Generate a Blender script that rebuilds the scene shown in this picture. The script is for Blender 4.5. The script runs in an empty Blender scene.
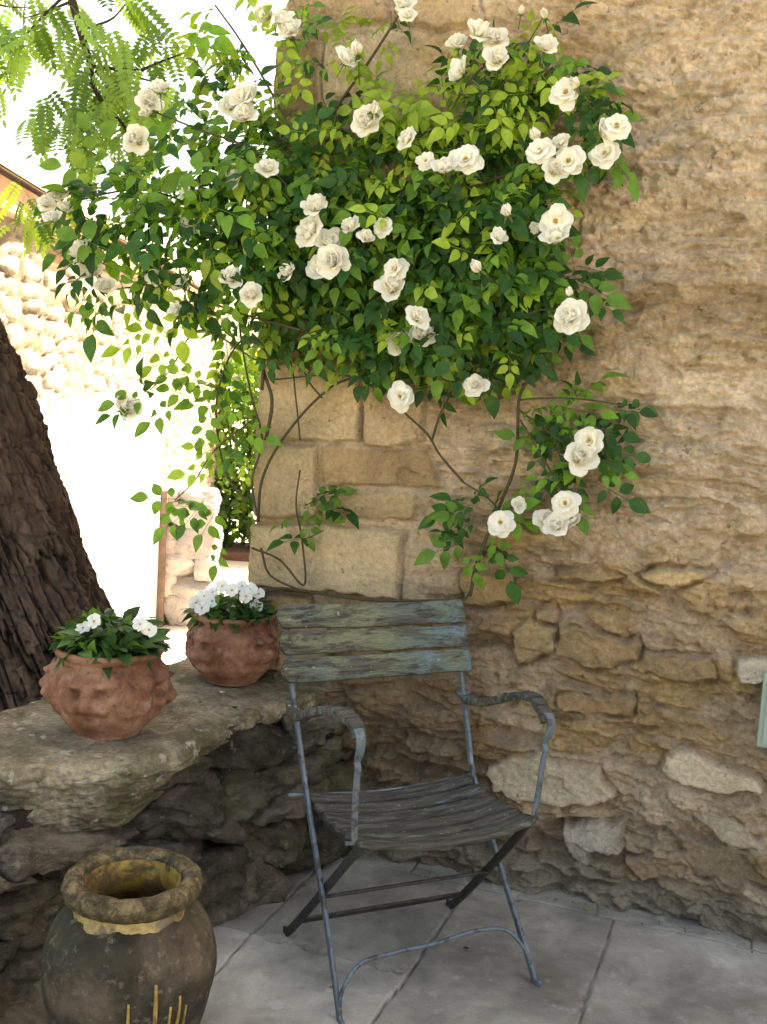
import bpy, math, random
import numpy as np
from mathutils import Vector, Matrix, Euler
R = math.radians
rng = np.random.default_rng(11)
random.seed(5)
sc = bpy.context.scene
col = sc.collection

# ------------------------------------------------------------------ camera, sky, sun, exposure
CAM_H, FOC, PITCH, ROLL = 1.45, 1065.0, R(-6.6), R(3.6)
_c, _s = math.cos(PITCH), math.sin(PITCH)
_f = np.array([0, _c, _s]); _u0 = np.array([0, -_s, _c]); _r0 = np.array([1., 0, 0])
_r = math.cos(ROLL) * _r0 + math.sin(ROLL) * _u0
_u = -math.sin(ROLL) * _r0 + math.cos(ROLL) * _u0
cam = bpy.data.cameras.new('camera'); cam_o = bpy.data.objects.new('camera', cam); col.objects.link(cam_o)
cam.sensor_fit = 'VERTICAL'; cam.sensor_height = 24.0; cam.lens = 24.0 * FOC / 1024.0
cam.clip_start = 0.05; cam.clip_end = 2000
cam_o.matrix_world = Matrix(((_r[0], _u[0], -_f[0], 0), (_r[1], _u[1], -_f[1], 0), (_r[2], _u[2], -_f[2], CAM_H), (0, 0, 0, 1)))
sc.camera = cam_o

SUN_AZ, SUN_EL = R(40), R(56)          # azimuth from +X towards +Y
w = bpy.data.worlds.new("World"); sc.world = w; w.use_nodes = True
nt = w.node_tree
for n in list(nt.nodes): nt.nodes.remove(n)
sky = nt.nodes.new('ShaderNodeTexSky'); sky.sky_type = 'NISHITA'; sky.sun_disc = False
sky.sun_elevation = SUN_EL; sky.sun_rotation = R(90) - SUN_AZ
sky.air_density = 1.0; sky.dust_density = 4.0; sky.ozone_density = 1.0
bg = nt.nodes.new('ShaderNodeBackground'); bg.inputs['Strength'].default_value = 0.12
out = nt.nodes.new('ShaderNodeOutputWorld')
nt.links.new(sky.outputs[0], bg.inputs[0]); nt.links.new(bg.outputs[0], out.inputs[0])
sd = bpy.data.lights.new('sun', 'SUN'); sd.energy = 5.0; sd.angle = R(0.5); sd.color = (1, .95, .87)
so = bpy.data.objects.new('sun', sd); col.objects.link(so)
sv = Vector((math.cos(SUN_AZ) * math.cos(SUN_EL), math.sin(SUN_AZ) * math.cos(SUN_EL), math.sin(SUN_EL)))
so.rotation_euler = sv.to_track_quat('Z', 'Y').to_euler(); so.location = (3, 3, 9)
sc.view_settings.view_transform = 'Standard'; sc.view_settings.look = 'None'
sc.view_settings.exposure = 2.5
sc.view_settings.use_white_balance = True; sc.view_settings.white_balance_temperature = 8800; sc.view_settings.white_balance_tint = 8; sc.view_settings.gamma = 1
sc.cycles.use_denoising = True
sc.cycles.max_bounces = 6; sc.cycles.diffuse_bounces = 4; sc.cycles.transparent_max_bounces = 4

# ------------------------------------------------------------------ picking points on real planes
O = np.array([0, 0, CAM_H])
def ray(x, y): return _f + (x - 383.5) / FOC * _r - (y - 512) / FOC * _u
def atZ(x, y, z):
    d = ray(x, y); return O + d * (z - CAM_H) / d[2]
def atP(x, y, p0, n):
    d = ray(x, y); return O + d * (np.dot(np.asarray(p0) - O, n) / np.dot(d, n))
def atD(x, y, Y):
    d = ray(x, y); return O + d * Y / d[1]
A = R(-20)
WD = np.array([math.cos(A), math.sin(A), 0]); WN = np.array([WD[1], -WD[0], 0])   # along the house wall / out of it
WC = np.array([.519, 3.06, 0]) - WD * .978                                          # house corner on the ground
def wall_sv(x, y, off=0.0):
    P = atP(x, y, WC + WN * off, WN); return float((P - WC) @ WD), float(P[2])
def proj_y(P_):
    q = np.asarray(P_) - O; return 512 - FOC * (q @ _u) / (q @ _f)
def wall_pt(x, y, off): return atP(x, y, WC + WN * off, WN)

# ------------------------------------------------------------------ numpy noise
def _h(ix, iy, iz, seed):
    n = (ix.astype(np.int64) * 374761393 + iy.astype(np.int64) * 668265263 + iz.astype(np.int64) * 2147483647 + seed * 974634777) & 0xFFFFFFFF
    n = ((n ^ (n >> 13)) * 1274126177) & 0xFFFFFFFF
    n = ((n ^ (n >> 16)) * 2246822519) & 0xFFFFFFFF
    return ((n ^ (n >> 15)) & 0xFFFFFF) / float(0xFFFFFF)
def vnoise(x, y, z, seed=0):
    x, y, z = np.broadcast_arrays(x, y, z)
    ix, iy, iz = np.floor(x), np.floor(y), np.floor(z)
    fx, fy, fz = x - ix, y - iy, z - iz
    fx = fx**3 * (fx * (fx * 6 - 15) + 10); fy = fy**3 * (fy * (fy * 6 - 15) + 10); fz = fz**3 * (fz * (fz * 6 - 15) + 10)
    r = 0
    for a in (0, 1):
        for b in (0, 1):
            for c in (0, 1):
                wgt = (fx if a else 1 - fx) * (fy if b else 1 - fy) * (fz if c else 1 - fz)
                r = r + wgt * _h(ix + a, iy + b, iz + c, seed)
    return r * 2 - 1
def fbm(x, y, z=0.0, o=4, seed=0, g=.5, lac=2.03):
    t = 0; a = 1.; s = 0
    z = np.asarray(z, float)
    for i in range(o):
        t = t + a * vnoise(x, y, z + 7.3 * i, seed + i * 17); s += a; a *= g
        x = x * lac; y = y * lac; z = z * lac
    return t / s * 1.6
def voro(x, y, seed=0, jit=.85):
    ix, iy = np.floor(x), np.floor(y); z = np.zeros_like(ix)
    f1 = np.full(x.shape, 9.); f2 = np.full(x.shape, 9.); cid = np.zeros(x.shape)
    for a in (-1, 0, 1):
        for b in (-1, 0, 1):
            cx, cy = ix + a, iy + b
            px = cx + .5 + jit * (_h(cx, cy, z, seed) - .5); py = cy + .5 + jit * (_h(cx, cy, z, seed + 5) - .5)
            d = np.hypot(x - px, y - py); m = d < f1
            f2 = np.where(m, f1, np.minimum(f2, d)); cid = np.where(m, _h(cx, cy, z, seed + 9), cid); f1 = np.where(m, d, f1)
    return f1, f2, cid
def ss(a, b, x):
    t = np.clip((x - a) / (b - a), 0, 1); return t * t * (3 - 2 * t)
def mixc(a, b, t):
    a = np.asarray(a, float); b = np.asarray(b, float); t = np.asarray(t)[..., None]
    return a * (1 - t) + b * t

# ------------------------------------------------------------------ scene helpers
def tag(o, label=None, cat=None, group=None, kind=None):
    if label: o['label'] = label
    if cat: o['category'] = cat
    if group: o['group'] = group
    if kind: o['kind'] = kind
    return o
def empty(name, loc=(0, 0, 0), rz=0):
    o = bpy.data.objects.new(name, None); o.location = tuple(loc); o.rotation_euler.z = rz; o.empty_display_size = .1
    col.objects.link(o); return o
def link(name, me, mat, parent=None, smooth=True):
    o = bpy.data.objects.new(name, me)
    if mat: me.materials.append(mat)
    if smooth: me.polygons.foreach_set('use_smooth', [True] * len(me.polygons))
    col.objects.link(o)
    if parent is not None: o.parent = parent
    return o
class TB:
    """collects vertices / faces / vertex colours and links them as one mesh"""
    def __init__(s): s.v = []; s.f = []; s.c = []; s.n = 0
    def add(s, v, f, c=None):
        v = np.asarray(v, float).reshape(-1, 3); s.v.append(v)
        s.f += [tuple(int(i) + s.n for i in q) for q in f]
        c = np.ones((len(v), 3)) if c is None else np.broadcast_to(np.asarray(c, float), (len(v), 3))
        s.c.append(c); s.n += len(v)
    def mesh(s, name):
        v = np.concatenate(s.v); me = bpy.data.meshes.new(name)
        me.from_pydata(v.tolist(), [], s.f)
        setcol(me, np.concatenate(s.c)); me.update(); return me
    def build(s, name, mat, parent=None, smooth=True): return link(name, s.mesh(name), mat, parent, smooth)
def setcol(me, c):
    a = me.color_attributes.new('tint', 'FLOAT_COLOR', 'POINT')
    c4 = np.ones((len(c), 4), np.float32); c4[:, :3] = c; a.data.foreach_set('color', c4.ravel())
def grid_mesh(name, P, c=None, keep=None, wrap=False, flip=False):
    n, m = P.shape[:2]
    idx = np.arange(n * m).reshape(n, m)
    if wrap: idx = np.concatenate([idx, idx[:, :1]], 1)
    q = np.stack([idx[:-1, :-1], idx[:-1, 1:], idx[1:, 1:], idx[1:, :-1]], -1)
    q = q[keep] if keep is not None else q.reshape(-1, 4)
    q = q.reshape(-1, 4)
    if flip: q = q[:, ::-1]
    me = bpy.data.meshes.new(name)
    me.vertices.add(n * m); me.vertices.foreach_set('co', P.reshape(-1).astype(np.float32))
    me.loops.add(q.size); me.loops.foreach_set('vertex_index', q.reshape(-1).astype(np.int32))
    me.polygons.add(len(q)); me.polygons.foreach_set('loop_start', (np.arange(len(q)) * 4).astype(np.int32))
    me.update(calc_edges=True)
    if c is not None: setcol(me, np.asarray(c).reshape(-1, 3))
    me.validate(); return me
def spline(pts, n=8):
    p = np.asarray(pts, float); p = np.vstack([2 * p[0] - p[1], p, 2 * p[-1] - p[-2]]); o = []
    for i in range(1, len(p) - 2):
        for t in np.linspace(0, 1, n, endpoint=False):
            o.append(.5 * (2 * p[i] + (p[i + 1] - p[i - 1]) * t + (2 * p[i - 1] - 5 * p[i] + 4 * p[i + 1] - p[i + 2]) * t * t + (3 * p[i] - p[i - 1] - 3 * p[i + 1] + p[i + 2]) * t**3))
    o.append(p[-2]); return np.array(o)
def frames(p, up=(0, 0, 1)):
    t = np.gradient(p, axis=0); t /= np.linalg.norm(t, axis=1)[:, None] + 1e-12
    n = np.asarray(up, float) - t[0] * np.dot(up, t[0])
    if np.linalg.norm(n) < .1: n = np.array([1., 0, 0]) - t[0] * t[0][0]
    N = []
    for k in t:
        n = n - k * np.dot(n, k); n = n / np.linalg.norm(n); N.append(n)
    N = np.array(N); return t, N, np.cross(t, N)
def tube(tb, pts, r, k=8, c=None, cap=True):
    c = (.07, .05, .04) if c is None else c
    p = np.asarray(pts, float); t, N, B = frames(p); r = np.broadcast_to(np.asarray(r, float), (len(p),))
    a = np.arange(k) * 2 * math.pi / k
    V = p[:, None] + r[:, None, None] * (np.cos(a)[None, :, None] * N[:, None] + np.sin(a)[None, :, None] * B[:, None])
    f = [(i * k + j, i * k + (j + 1) % k, (i + 1) * k + (j + 1) % k, (i + 1) * k + j) for i in range(len(p) - 1) for j in range(k)]
    if cap: f += [tuple(range(k))[::-1], tuple((len(p) - 1) * k + j for j in range(k))]
    tb.add(V.reshape(-1, 3), f, c)
def bar(tb, pts, wid, th, side, c=None, seed=0, rough=0.0):
    """flat bar along pts; its width runs along `side`"""
    p = np.asarray(pts, float); t = np.gradient(p, axis=0); t /= np.linalg.norm(t, axis=1)[:, None]
    s = np.broadcast_to(np.asarray(side, float), p.shape); s = s - t * (s * t).sum(1)[:, None]; s /= np.linalg.norm(s, axis=1)[:, None]
    n = np.cross(t, s); wid = np.broadcast_to(np.asarray(wid, float), (len(p),))[:, None]; th = np.broadcast_to(np.asarray(th, float), (len(p),))[:, None]
    b = .22
    prof = [(-1, -1 + b), (-1 + b * .4, -1), (1 - b * .4, -1), (1, -1 + b), (1, 1 - b), (1 - b * .4, 1), (-1 + b * .4, 1), (-1, 1 - b)]
    V = np.stack([p + s * wid / 2 * a + n * th / 2 * q for a, q in prof], 1)
    if rough: V = V + rough * fbm(V[..., 0] * 40, V[..., 1] * 40, V[..., 2] * 40, 3, seed)[..., None] * n[:, None]
    k = len(prof)
    f = [(i * k + j, i * k + (j + 1) % k, (i + 1) * k + (j + 1) % k, (i + 1) * k + j) for i in range(len(p) - 1) for j in range(k)]
    f += [tuple(range(k))[::-1], tuple((len(p) - 1) * k + j for j in range(k))]
    tb.add(V.reshape(-1, 3), f, c)
def boxmesh(tb, lo, hi, c=None):
    x0, y0, z0 = lo; x1, y1, z1 = hi
    v = [(x, y, z) for x in (x0, x1) for y in (y0, y1) for z in (z0, z1)]
    tb.add(v, [(0, 1, 3, 2), (4, 6, 7, 5), (0, 4, 5, 1), (2, 3, 7, 6), (0, 2, 6, 4), (1, 5, 7, 3)], c)

# cube-sphere used for stones
def cubesphere(n):
    vs = {}; V = []; F = []
    def vid(p):
        k = tuple(np.round(p, 6))
        if k not in vs: vs[k] = len(V); V.append(p)
        return vs[k]
    g = np.linspace(-1, 1, n + 1)
    for ax in range(3):
        for sg in (-1, 1):
            for i in range(n):
                for j in range(n):
                    q = []
                    for a, b in ((i, j), (i + 1, j), (i + 1, j + 1), (i, j + 1)):
                        p = np.zeros(3); p[ax] = sg; p[(ax + 1) % 3] = g[a]; p[(ax + 2) % 3] = g[b]; q.append(vid(p))
                    F.append(tuple(q if sg > 0 else q[::-1]))
    return np.array(V), F
CS = {n: cubesphere(n) for n in (10, 16, 26)}
def stone(tb, ctr, dims, axes, seed, c, n=10, cuts=7, rough=.10):
    """angular weathered stone: box squared by random planes, roughened"""
    V, F = CS[n]; r = np.random.default_rng(seed)
    L = np.linalg.norm(V, axis=1)[:, None]; p = V * .62 + V / L * .48
    for _ in range(cuts):
        d = r.normal(size=3); d /= np.linalg.norm(d); o = r.uniform(.72, 1.0); e = p @ d - o
        p = p - np.maximum(e, 0)[:, None] * d
    q = p * (np.asarray(dims) / 2) * 1.08
    nn = p / np.linalg.norm(p, axis=1)[:, None]
    s = 9.; dsp = fbm(q[:, 0] * s + seed, q[:, 1] * s, q[:, 2] * s * 1.8, 5, seed % 97) * rough * min(dims) * 1.3
    dsp = dsp + .007 * fbm(q[:, 0] * 26 + seed, q[:, 1] * 26, q[:, 2] * 50, 4, 8, .6) + .003 * fbm(q[:, 0] * 60, q[:, 1] * 60, q[:, 2] * 90, 3, 3)
    q = q + nn * dsp[:, None]
    tb.add(np.asarray(ctr) + q @ np.asarray(axes), F, c)

# ------------------------------------------------------------------ materials
def newmat(name):
    m = bpy.data.materials.new(name); m.use_nodes = True; t = m.node_tree
    b = t.nodes['Principled BSDF']; return m, t, b
def nd(t, typ, **k):
    n = t.nodes.new(typ)
    for a, v in k.items(): setattr(n, a, v)
    return n
def noise(t, scale, detail=6, rough=.6, vec=None, dist=0.):
    n = nd(t, 'ShaderNodeTexNoise'); n.inputs['Scale'].default_value = scale; n.inputs['Detail'].default_value = detail
    n.inputs['Roughness'].default_value = rough; n.inputs['Distortion'].default_value = dist
    if vec is not None: t.links.new(vec, n.inputs['Vector'])
    return n.outputs['Fac']
def ramp(t, fac, stops):
    n = nd(t, 'ShaderNodeValToRGB'); e = n.color_ramp.elements
    while len(e) < len(stops): e.new(.5)
    for k, (p, c) in zip(e, stops):
        k.position = p; k.color = (c, c, c, 1) if not hasattr(c, '__len__') else (*c, 1)
    t.links.new(fac, n.inputs[0]); return n.outputs[0]
def mix(t, fac, a, b, mode='MIX'):
    n = nd(t, 'ShaderNodeMix', data_type='RGBA', blend_type=mode)
    for s, v in ((0, fac), (6, a), (7, b)):
        if isinstance(v, (int, float)): n.inputs[s].default_value = v
        elif isinstance(v, tuple): n.inputs[s].default_value = (*v, 1)
        else: t.links.new(v, n.inputs[s])
    return n.outputs[2]
def bump(t, b, height, dist, strength=1.0, prev=None):
    n = nd(t, 'ShaderNodeBump'); n.inputs['Distance'].default_value = dist; n.inputs['Strength'].default_value = strength
    t.links.new(height, n.inputs['Height'])
    if prev is not None: t.links.new(prev, n.inputs['Normal'])
    t.links.new(n.outputs[0], b.inputs['Normal']); return n.outputs[0]
def objvec(t, scale=(1, 1, 1)):
    tc = nd(t, 'ShaderNodeTexCoord'); mp = nd(t, 'ShaderNodeMapping'); mp.inputs['Scale'].default_value = scale
    t.links.new(tc.outputs['Object'], mp.inputs[0]); return mp.outputs[0]
def tint(t):
    a = nd(t, 'ShaderNodeAttribute'); a.attribute_name = 'tint'; return a.outputs['Color']
def upmask(t, lo, hi):
    g = nd(t, 'ShaderNodeNewGeometry'); s = nd(t, 'ShaderNodeSeparateXYZ'); t.links.new(g.outputs['Normal'], s.inputs[0])
    m = nd(t, 'ShaderNodeMapRange'); m.inputs[1].default_value = lo; m.inputs[2].default_value = hi
    t.links.new(s.outputs[2], m.inputs[0]); return m.outputs[0]
def mul(t, a, b):
    n = nd(t, 'ShaderNodeMath', operation='MULTIPLY')
    for i, v in enumerate((a, b)):
        if isinstance(v, (int, float)): n.inputs[i].default_value = v
        else: t.links.new(v, n.inputs[i])
    return n.outputs[0]

def mat_masonry(name='masonry', spec=.15, grit=(.80, 1.16)):
    m, t, b = newmat(name); v = objvec(t)
    c = mix(t, 1.0, tint(t), ramp(t, noise(t, 9, 8, .65, v, .4), [(.28, grit[0]), (.72, grit[1])]), 'MULTIPLY')
    c = mix(t, 1.0, c, ramp(t, noise(t, 75, 5, .7, v), [(.3, .74), (.7, 1.22)]), 'MULTIPLY')
    c = mix(t, ramp(t, noise(t, 160, 2, .5, v), [(.66, 0.), (.72, .3)]), c, (.66, .57, .44))       # sand grains
    c = mix(t, ramp(t, noise(t, 34, 3, .6, v), [(.30, .6), (.36, 0.)]), c, (.13, .09, .055))      # small holes of dirt
    t.links.new(c, b.inputs['Base Color']); b.inputs['Roughness'].default_value = .95; b.inputs['Specular IOR Level'].default_value = spec
    n1 = bump(t, b, noise(t, 45, 8, .72, v), .020, .9); bump(t, b, noise(t, 220, 3, .6, v), .005, .8, n1)
    return m
M = {}
M['masonry'] = mat_masonry()
def mat_dark_rock():
    m, t, b = newmat('mossy_rubble'); v = objvec(t)
    c = mix(t, 1.0, tint(t), ramp(t, noise(t, 14, 8, .7, v, .5), [(.3, .3), (.7, 1.8)]), 'MULTIPLY')
    c = mix(t, ramp(t, noise(t, 6, 6, .6, v), [(.5, 0.), (.62, .55)]), c, (.075, .075, .03))     # moss
    c = mix(t, ramp(t, noise(t, 26, 5, .65, v), [(.62, 0.), (.68, .6)]), c, (.34, .32, .27))    # lichen
    t.links.new(c, b.inputs['Base Color']); b.inputs['Roughness'].default_value = .95; b.inputs['Specular IOR Level'].default_value = .2
    n1 = bump(t, b, noise(t, 30, 9, .72, objvec(t, (1, 1, 2.2))), .035, 1.0); bump(t, b, noise(t, 160, 4, .6, v), .004, .7, n1)
    return m
M['rubble'] = mat_dark_rock()
def mat_cap():
    m, t, b = newmat('capstone'); v = objvec(t)
    c = ramp(t, noise(t, 5, 9, .68, v, .6), [(.34, (.15, .115, .07)), (.5, (.34, .27, .18)), (.64, (.50, .42, .30))])
    c = mix(t, 1.0, c, ramp(t, noise(t, 60, 5, .7, v), [(.3, .5), (.7, 1.35)]), 'MULTIPLY')
    c = mix(t, ramp(t, noise(t, 3.2, 7, .66, v), [(.50, 0.), (.62, .75)]), c, (.10, .095, .04))   # moss film
    c = mix(t, ramp(t, noise(t, 22, 5, .6, v), [(.60, 0.), (.66, .75)]), c, (.52, .49, .42))      # grey lichen
    c = mix(t, ramp(t, noise(t, 17, 4, .6, objvec(t, (1.3, .8, 1))), [(.69, 0.), (.73, .7)]), c, (.42, .27, .05))  # ochre lichen
    t.links.new(c, b.inputs['Base Color']); b.inputs['Roughness'].default_value = .93; b.inputs['Specular IOR Level'].default_value = .2
    n1 = bump(t, b, noise(t, 28, 9, .75, v), .024, .9); bump(t, b, noise(t, 170, 4, .6, v), .003, .6, n1)
    return m
M['cap'] = mat_cap()
def mat_paving():
    m, t, b = newmat('paving'); v = objvec(t)
    c = mix(t, 1.0, tint(t), ramp(t, noise(t, 4, 8, .65, v, .5), [(.28, .5), (.7, 1.3)]), 'MULTIPLY')
    c = mix(t, ramp(t, noise(t, 2.2, 7, .7, v), [(.52, 0.), (.68, .6)]), c, (.15, .13, .10))
    c = mix(t, ramp(t, noise(t, 90, 4, .6, v), [(.60, 0.), (.70, .35)]), c, (.10, .09, .08))
    c = mix(t, ramp(t, noise(t, 13, 6, .7, v), [(.58, 0.), (.70, .45)]), c, (.48, .47, .45))
    t.links.new(c, b.inputs['Base Color']); b.inputs['Roughness'].default_value = .8; b.inputs['Specular IOR Level'].default_value = .25
    n1 = bump(t, b, noise(t, 18, 8, .65, v), .006, .6); bump(t, b, noise(t, 150, 3, .6, v), .0015, .6, n1)
    return m
M['paving'] = mat_paving()
def mat_bark():
    m, t, b = newmat('bark'); v = objvec(t, (1, 1, .35))
    c = mix(t, 1.0, tint(t), ramp(t, noise(t, 26, 9, .7, v, .8), [(.3, .5), (.7, 1.6)]), 'MULTIPLY')
    t.links.new(c, b.inputs['Base Color']); b.inputs['Roughness'].default_value = .95; b.inputs['Specular IOR Level'].default_value = .15
    bump(t, b, noise(t, 55, 9, .75, v, .6), .012, .9); return m
M['bark'] = mat_bark()
def mat_leaf(name, trans=.40, sp=.22):
    m, t, b = newmat(name); v = objvec(t)
    c = mix(t, 1.0, tint(t), ramp(t, noise(t, 30, 3, .6, v), [(.3, .78), (.7, 1.2)]), 'MULTIPLY')
    t.links.new(c, b.inputs['Base Color']); b.inputs['Roughness'].default_value = .42; b.inputs['Specular IOR Level'].default_value = sp
    tr = nd(t, 'ShaderNodeBsdfTranslucent'); c2 = mix(t, 1.0, c, (1.5, 1.5, .55), 'MULTIPLY'); t.links.new(c2, tr.inputs[0])
    ms = nd(t, 'ShaderNodeMixShader'); ms.inputs[0].default_value = trans
    o = [n for n in t.nodes if n.type == 'OUTPUT_MATERIAL'][0]
    t.links.new(b.outputs[0], ms.inputs[1]); t.links.new(tr.outputs[0], ms.inputs[2]); t.links.new(ms.outputs[0], o.inputs[0])
    return m
M['leaf'] = mat_leaf('rose_leaf'); M['pinnate'] = mat_leaf('tree_leaf', .55); M['hedge'] = mat_leaf('hedge_leaf', .3, .15)
def mat_petal():
    m, t, b = newmat('petal')
    c = mix(t, 1.0, tint(t), ramp(t, noise(t, 60, 3, .5, objvec(t)), [(.3, .94), (.7, 1.0)]), 'MULTIPLY')
    t.links.new(c, b.inputs['Base Color']); b.inputs['Roughness'].default_value = .6; b.inputs['Specular IOR Level'].default_value = .2
    tr = nd(t, 'ShaderNodeBsdfTranslucent'); t.links.new(c, tr.inputs[0])
    ms = nd(t, 'ShaderNodeMixShader'); ms.inputs[0].default_value = .35
    o = [n for n in t.nodes if n.type == 'OUTPUT_MATERIAL'][0]
    t.links.new(b.outputs[0], ms.inputs[1]); t.links.new(tr.outputs[0], ms.inputs[2]); t.links.new(ms.outputs[0], o.inputs[0])
    return m
M['petal'] = mat_petal()
def mat_flat(name, c, rough=.7, var=.25, scale=30, bmp=.002, metal=0, sp=.3):
    m, t, b = newmat(name); v = objvec(t)
    k = mix(t, 1.0, c, ramp(t, noise(t, scale, 6, .65, v), [(.3, 1 - var), (.7, 1 + var)]), 'MULTIPLY')
    t.links.new(k, b.inputs['Base Color']); b.inputs['Roughness'].default_value = rough; b.inputs['Metallic'].default_value = metal
    b.inputs['Specular IOR Level'].default_value = sp
    bump(t, b, noise(t, scale * 3, 5, .6, v), bmp, .6); return m
M['stem'] = mat_flat('stem', (.07, .055, .03), .8); M['green_stem'] = mat_flat('green_stem', (.13, .17, .05), .6)
M['stamen'] = mat_flat('stamen', (.55, .33, .04), .8, .3, 400)
M['soil'] = mat_flat('soil', (.035, .025, .018), .98, .4, 80, .01)
M['white_planks'] = mat_flat('white_planks', (.40, .47, .53), .6, .08, 8)
M['post_brown'] = mat_flat('brown_frame', (.20, .13, .10), .8, .3, 12)
M['roof_tile'] = mat_flat('roof_tile', (.55, .40, .30), .9, .35, 6, .01)
M['fascia'] = mat_flat('fascia', (.66, .46, .32), .9, .2, 6, .01)
M['dark_iron'] = mat_flat('dark_iron', (.055, .050, .046), .65, .4, 40, .001, .3)
M['box_paint'] = mat_flat('pale_green_paint', (.30, .36, .30), .6, .12, 10)
def mat_slat(name='weathered_slat', green=.5):
    m, t, b = newmat(name); v = objvec(t, (1, 9, 9)); v1 = objvec(t)
    wood = ramp(t, noise(t, 9, 8, .7, v, .3), [(.34, (.018, .017, .014)), (.66, (.13, .12, .10))])
    pn = ramp(t, noise(t, 4.5, 4, .5, v1), [(.40, (.17, .18, .115)), (.50, (.125, .165, .14)), (.60, (.15, .20, .25))])
    pn = mix(t, 1.0, pn, ramp(t, noise(t, 40, 6, .7, v), [(.3, .45), (.7, 1.4)]), 'MULTIPLY')
    f = ramp(t, noise(t, 5, 9, .75, objvec(t, (1.2, 6, 6)), .5), [(green - .04, 0.), (green + .04, .95)])
    c = mix(t, f, wood, pn)
    c = mix(t, ramp(t, noise(t, 60, 4, .6, v1), [(.66, 0.), (.71, .7)]), c, (.38, .38, .30))     # lichen specks
    t.links.new(c, b.inputs['Base Color']); b.inputs['Roughness'].default_value = .85; b.inputs['Specular IOR Level'].default_value = .25
    n1 = bump(t, b, noise(t, 22, 8, .7, v), .005, .9); bump(t, b, f, .0012, .7, n1); return m
M['slat'] = mat_slat(); M['seat_slat'] = mat_slat('weathered_seat_slat', .60); M['arm'] = mat_slat('weathered_arm', .55)
def mat_frame():
    m, t, b = newmat('worn_blue_steel'); v = objvec(t)
    c = mix(t, ramp(t, noise(t, 30, 8, .7, v), [(.52, 0.), (.60, .9)]), (.105, .135, .16), (.05, .038, .03))
    c = mix(t, ramp(t, noise(t, 12, 5, .6, v), [(.56, 0.), (.66, .6)]), c, (.24, .28, .31))
    t.links.new(c, b.inputs['Base Color']); b.inputs['Roughness'].default_value = .6; b.inputs['Metallic'].default_value = .1
    bump(t, b, noise(t, 90, 6, .7, v), .0012, .8); return m
M['steel'] = mat_frame()
def mat_terracotta():
    m, t, b = newmat('terracotta'); v = objvec(t)
    c = ramp(t, noise(t, 9, 8, .62, v, .4), [(.36, (.085, .036, .025)), (.48, (.20, .088, .052)), (.66, (.31, .165, .105))])
    c = mix(t, ramp(t, noise(t, 14, 7, .7, v), [(.54, 0.), (.70, .55)]), c, (.42, .30, .23))     # lime bloom
    c = mix(t, ramp(t, noise(t, 80, 4, .7, v), [(.34, .7), (.44, 0.)]), c, (.08, .045, .03))
    t.links.new(c, b.inputs['Base Color']); b.inputs['Roughness'].default_value = .85; b.inputs['Specular IOR Level'].default_value = .25
    bump(t, b, noise(t, 50, 8, .7, v), .004, .8); return m
M['terracotta'] = mat_terracotta()

# ------------------------------------------------------------------ ground (lower level, out to the horizon)
LOW = -0.70
tb = TB(); tb.add([(-400, -400, LOW), (400, -400, LOW), (400, 400, LOW), (-400, 400, LOW)], [(0, 1, 2, 3)])
gm = mat_flat('pale_gravel', (.50, .45, .38), .95, .12, 14, .004)
tag(tb.build('ground', gm, smooth=False), kind='structure')

# the low wall's line (axis of its front top edge, measured at h=.5)
LA = np.array([-.10, 3.24, 0]); LB = np.array([-1.05, 2.02, 0])
LD = (LB - LA) / np.linalg.norm(LB - LA)                     # towards the camera's left
LN = np.array([-LD[1], LD[0], 0])                            # out of its face, to the right
if LN[0] < 0: LN = -LN

# ------------------------------------------------------------------ paving of the terrace
def axis(parts):
    o = []
    for a, b, d in parts: o += list(np.arange(a, b, d))
    return np.array(o + [parts[-1][1]])
gu = axis([(-2.2, -.2, .02), (-.2, 1.95, .005), (1.95, 6, .06)])
gw = axis([(-.25, 1.45, .005), (1.45, 3.0, .03)])
U, Wd = np.meshgrid(gu, gw, indexing='ij')
def uw(P): return float((P - WC) @ WD), float((P - WC) @ WN)
J3 = uw(atZ(450, 905, 0)); J4 = uw(atZ(395, 1000, 0)); J5 = uw(atZ(610, 915, 0)); J6 = uw(atZ(585, 1024, 0)); J7 = uw(atZ(280, 943, 0)); J8 = uw(atZ(400, 972, 0))
JB = uw(atZ(600, 915, 0))[1]
ua = (J3[0] + J4[0]) / 2; ub = (J5[0] + J6[0]) / 2; wr = (J7[1] + J8[1]) / 2
Uw = U + .006 * fbm(U * 6, Wd * 6, 0, 3, 4); Ww = Wd + .006 * fbm(U * 6, Wd * 6, 3., 3, 8)
cols = [ua - 3 * (ub - ua), ua - 2 * (ub - ua), ua - (ub - ua), ua, ub, ub + .52, ub + 1.02, ub + 1.55, ub + 2.1, ub + 2.7, ub + 3.3]
ci = np.clip(np.searchsorted(cols, Uw) - 1, -1, 12)
de = np.min([np.abs(Uw - k) for k in cols], axis=0)
rowof = {-1: 0.4, 0: wr - .3, 1: wr, 2: wr, 3: 1.02, 4: .66, 5: .9, 6: .5, 7: .8, 8: .55, 9: .7, 10: .6, 11: .6, 12: .6}
r0 = np.vectorize(lambda k: rowof[int(k)])(ci)
rows = np.floor((Ww - r0) / .62)
dr = np.abs(((Ww - r0 + .31) % .62) - .31)
first = (rows < 0) & (Ww < r0 - .1)
dr = np.where(Ww < r0 - .31, 9, dr)
inb = Ww < JB
seg = np.array([-.4, .05, .62, 1.18, 1.60, 2.2, 2.9, 3.6, 4.5])
db = np.minimum(np.abs(Ww - JB), np.where(inb, np.min([np.abs(Uw - k) for k in seg], axis=0), np.minimum(de, dr)))
sid = np.where(inb, 500 + np.searchsorted(seg, Uw), ci * 40 + np.where(rows < 0, -1, rows))
hsh = _h(sid.astype(np.int64), sid * 0, sid * 0, 3)
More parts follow.
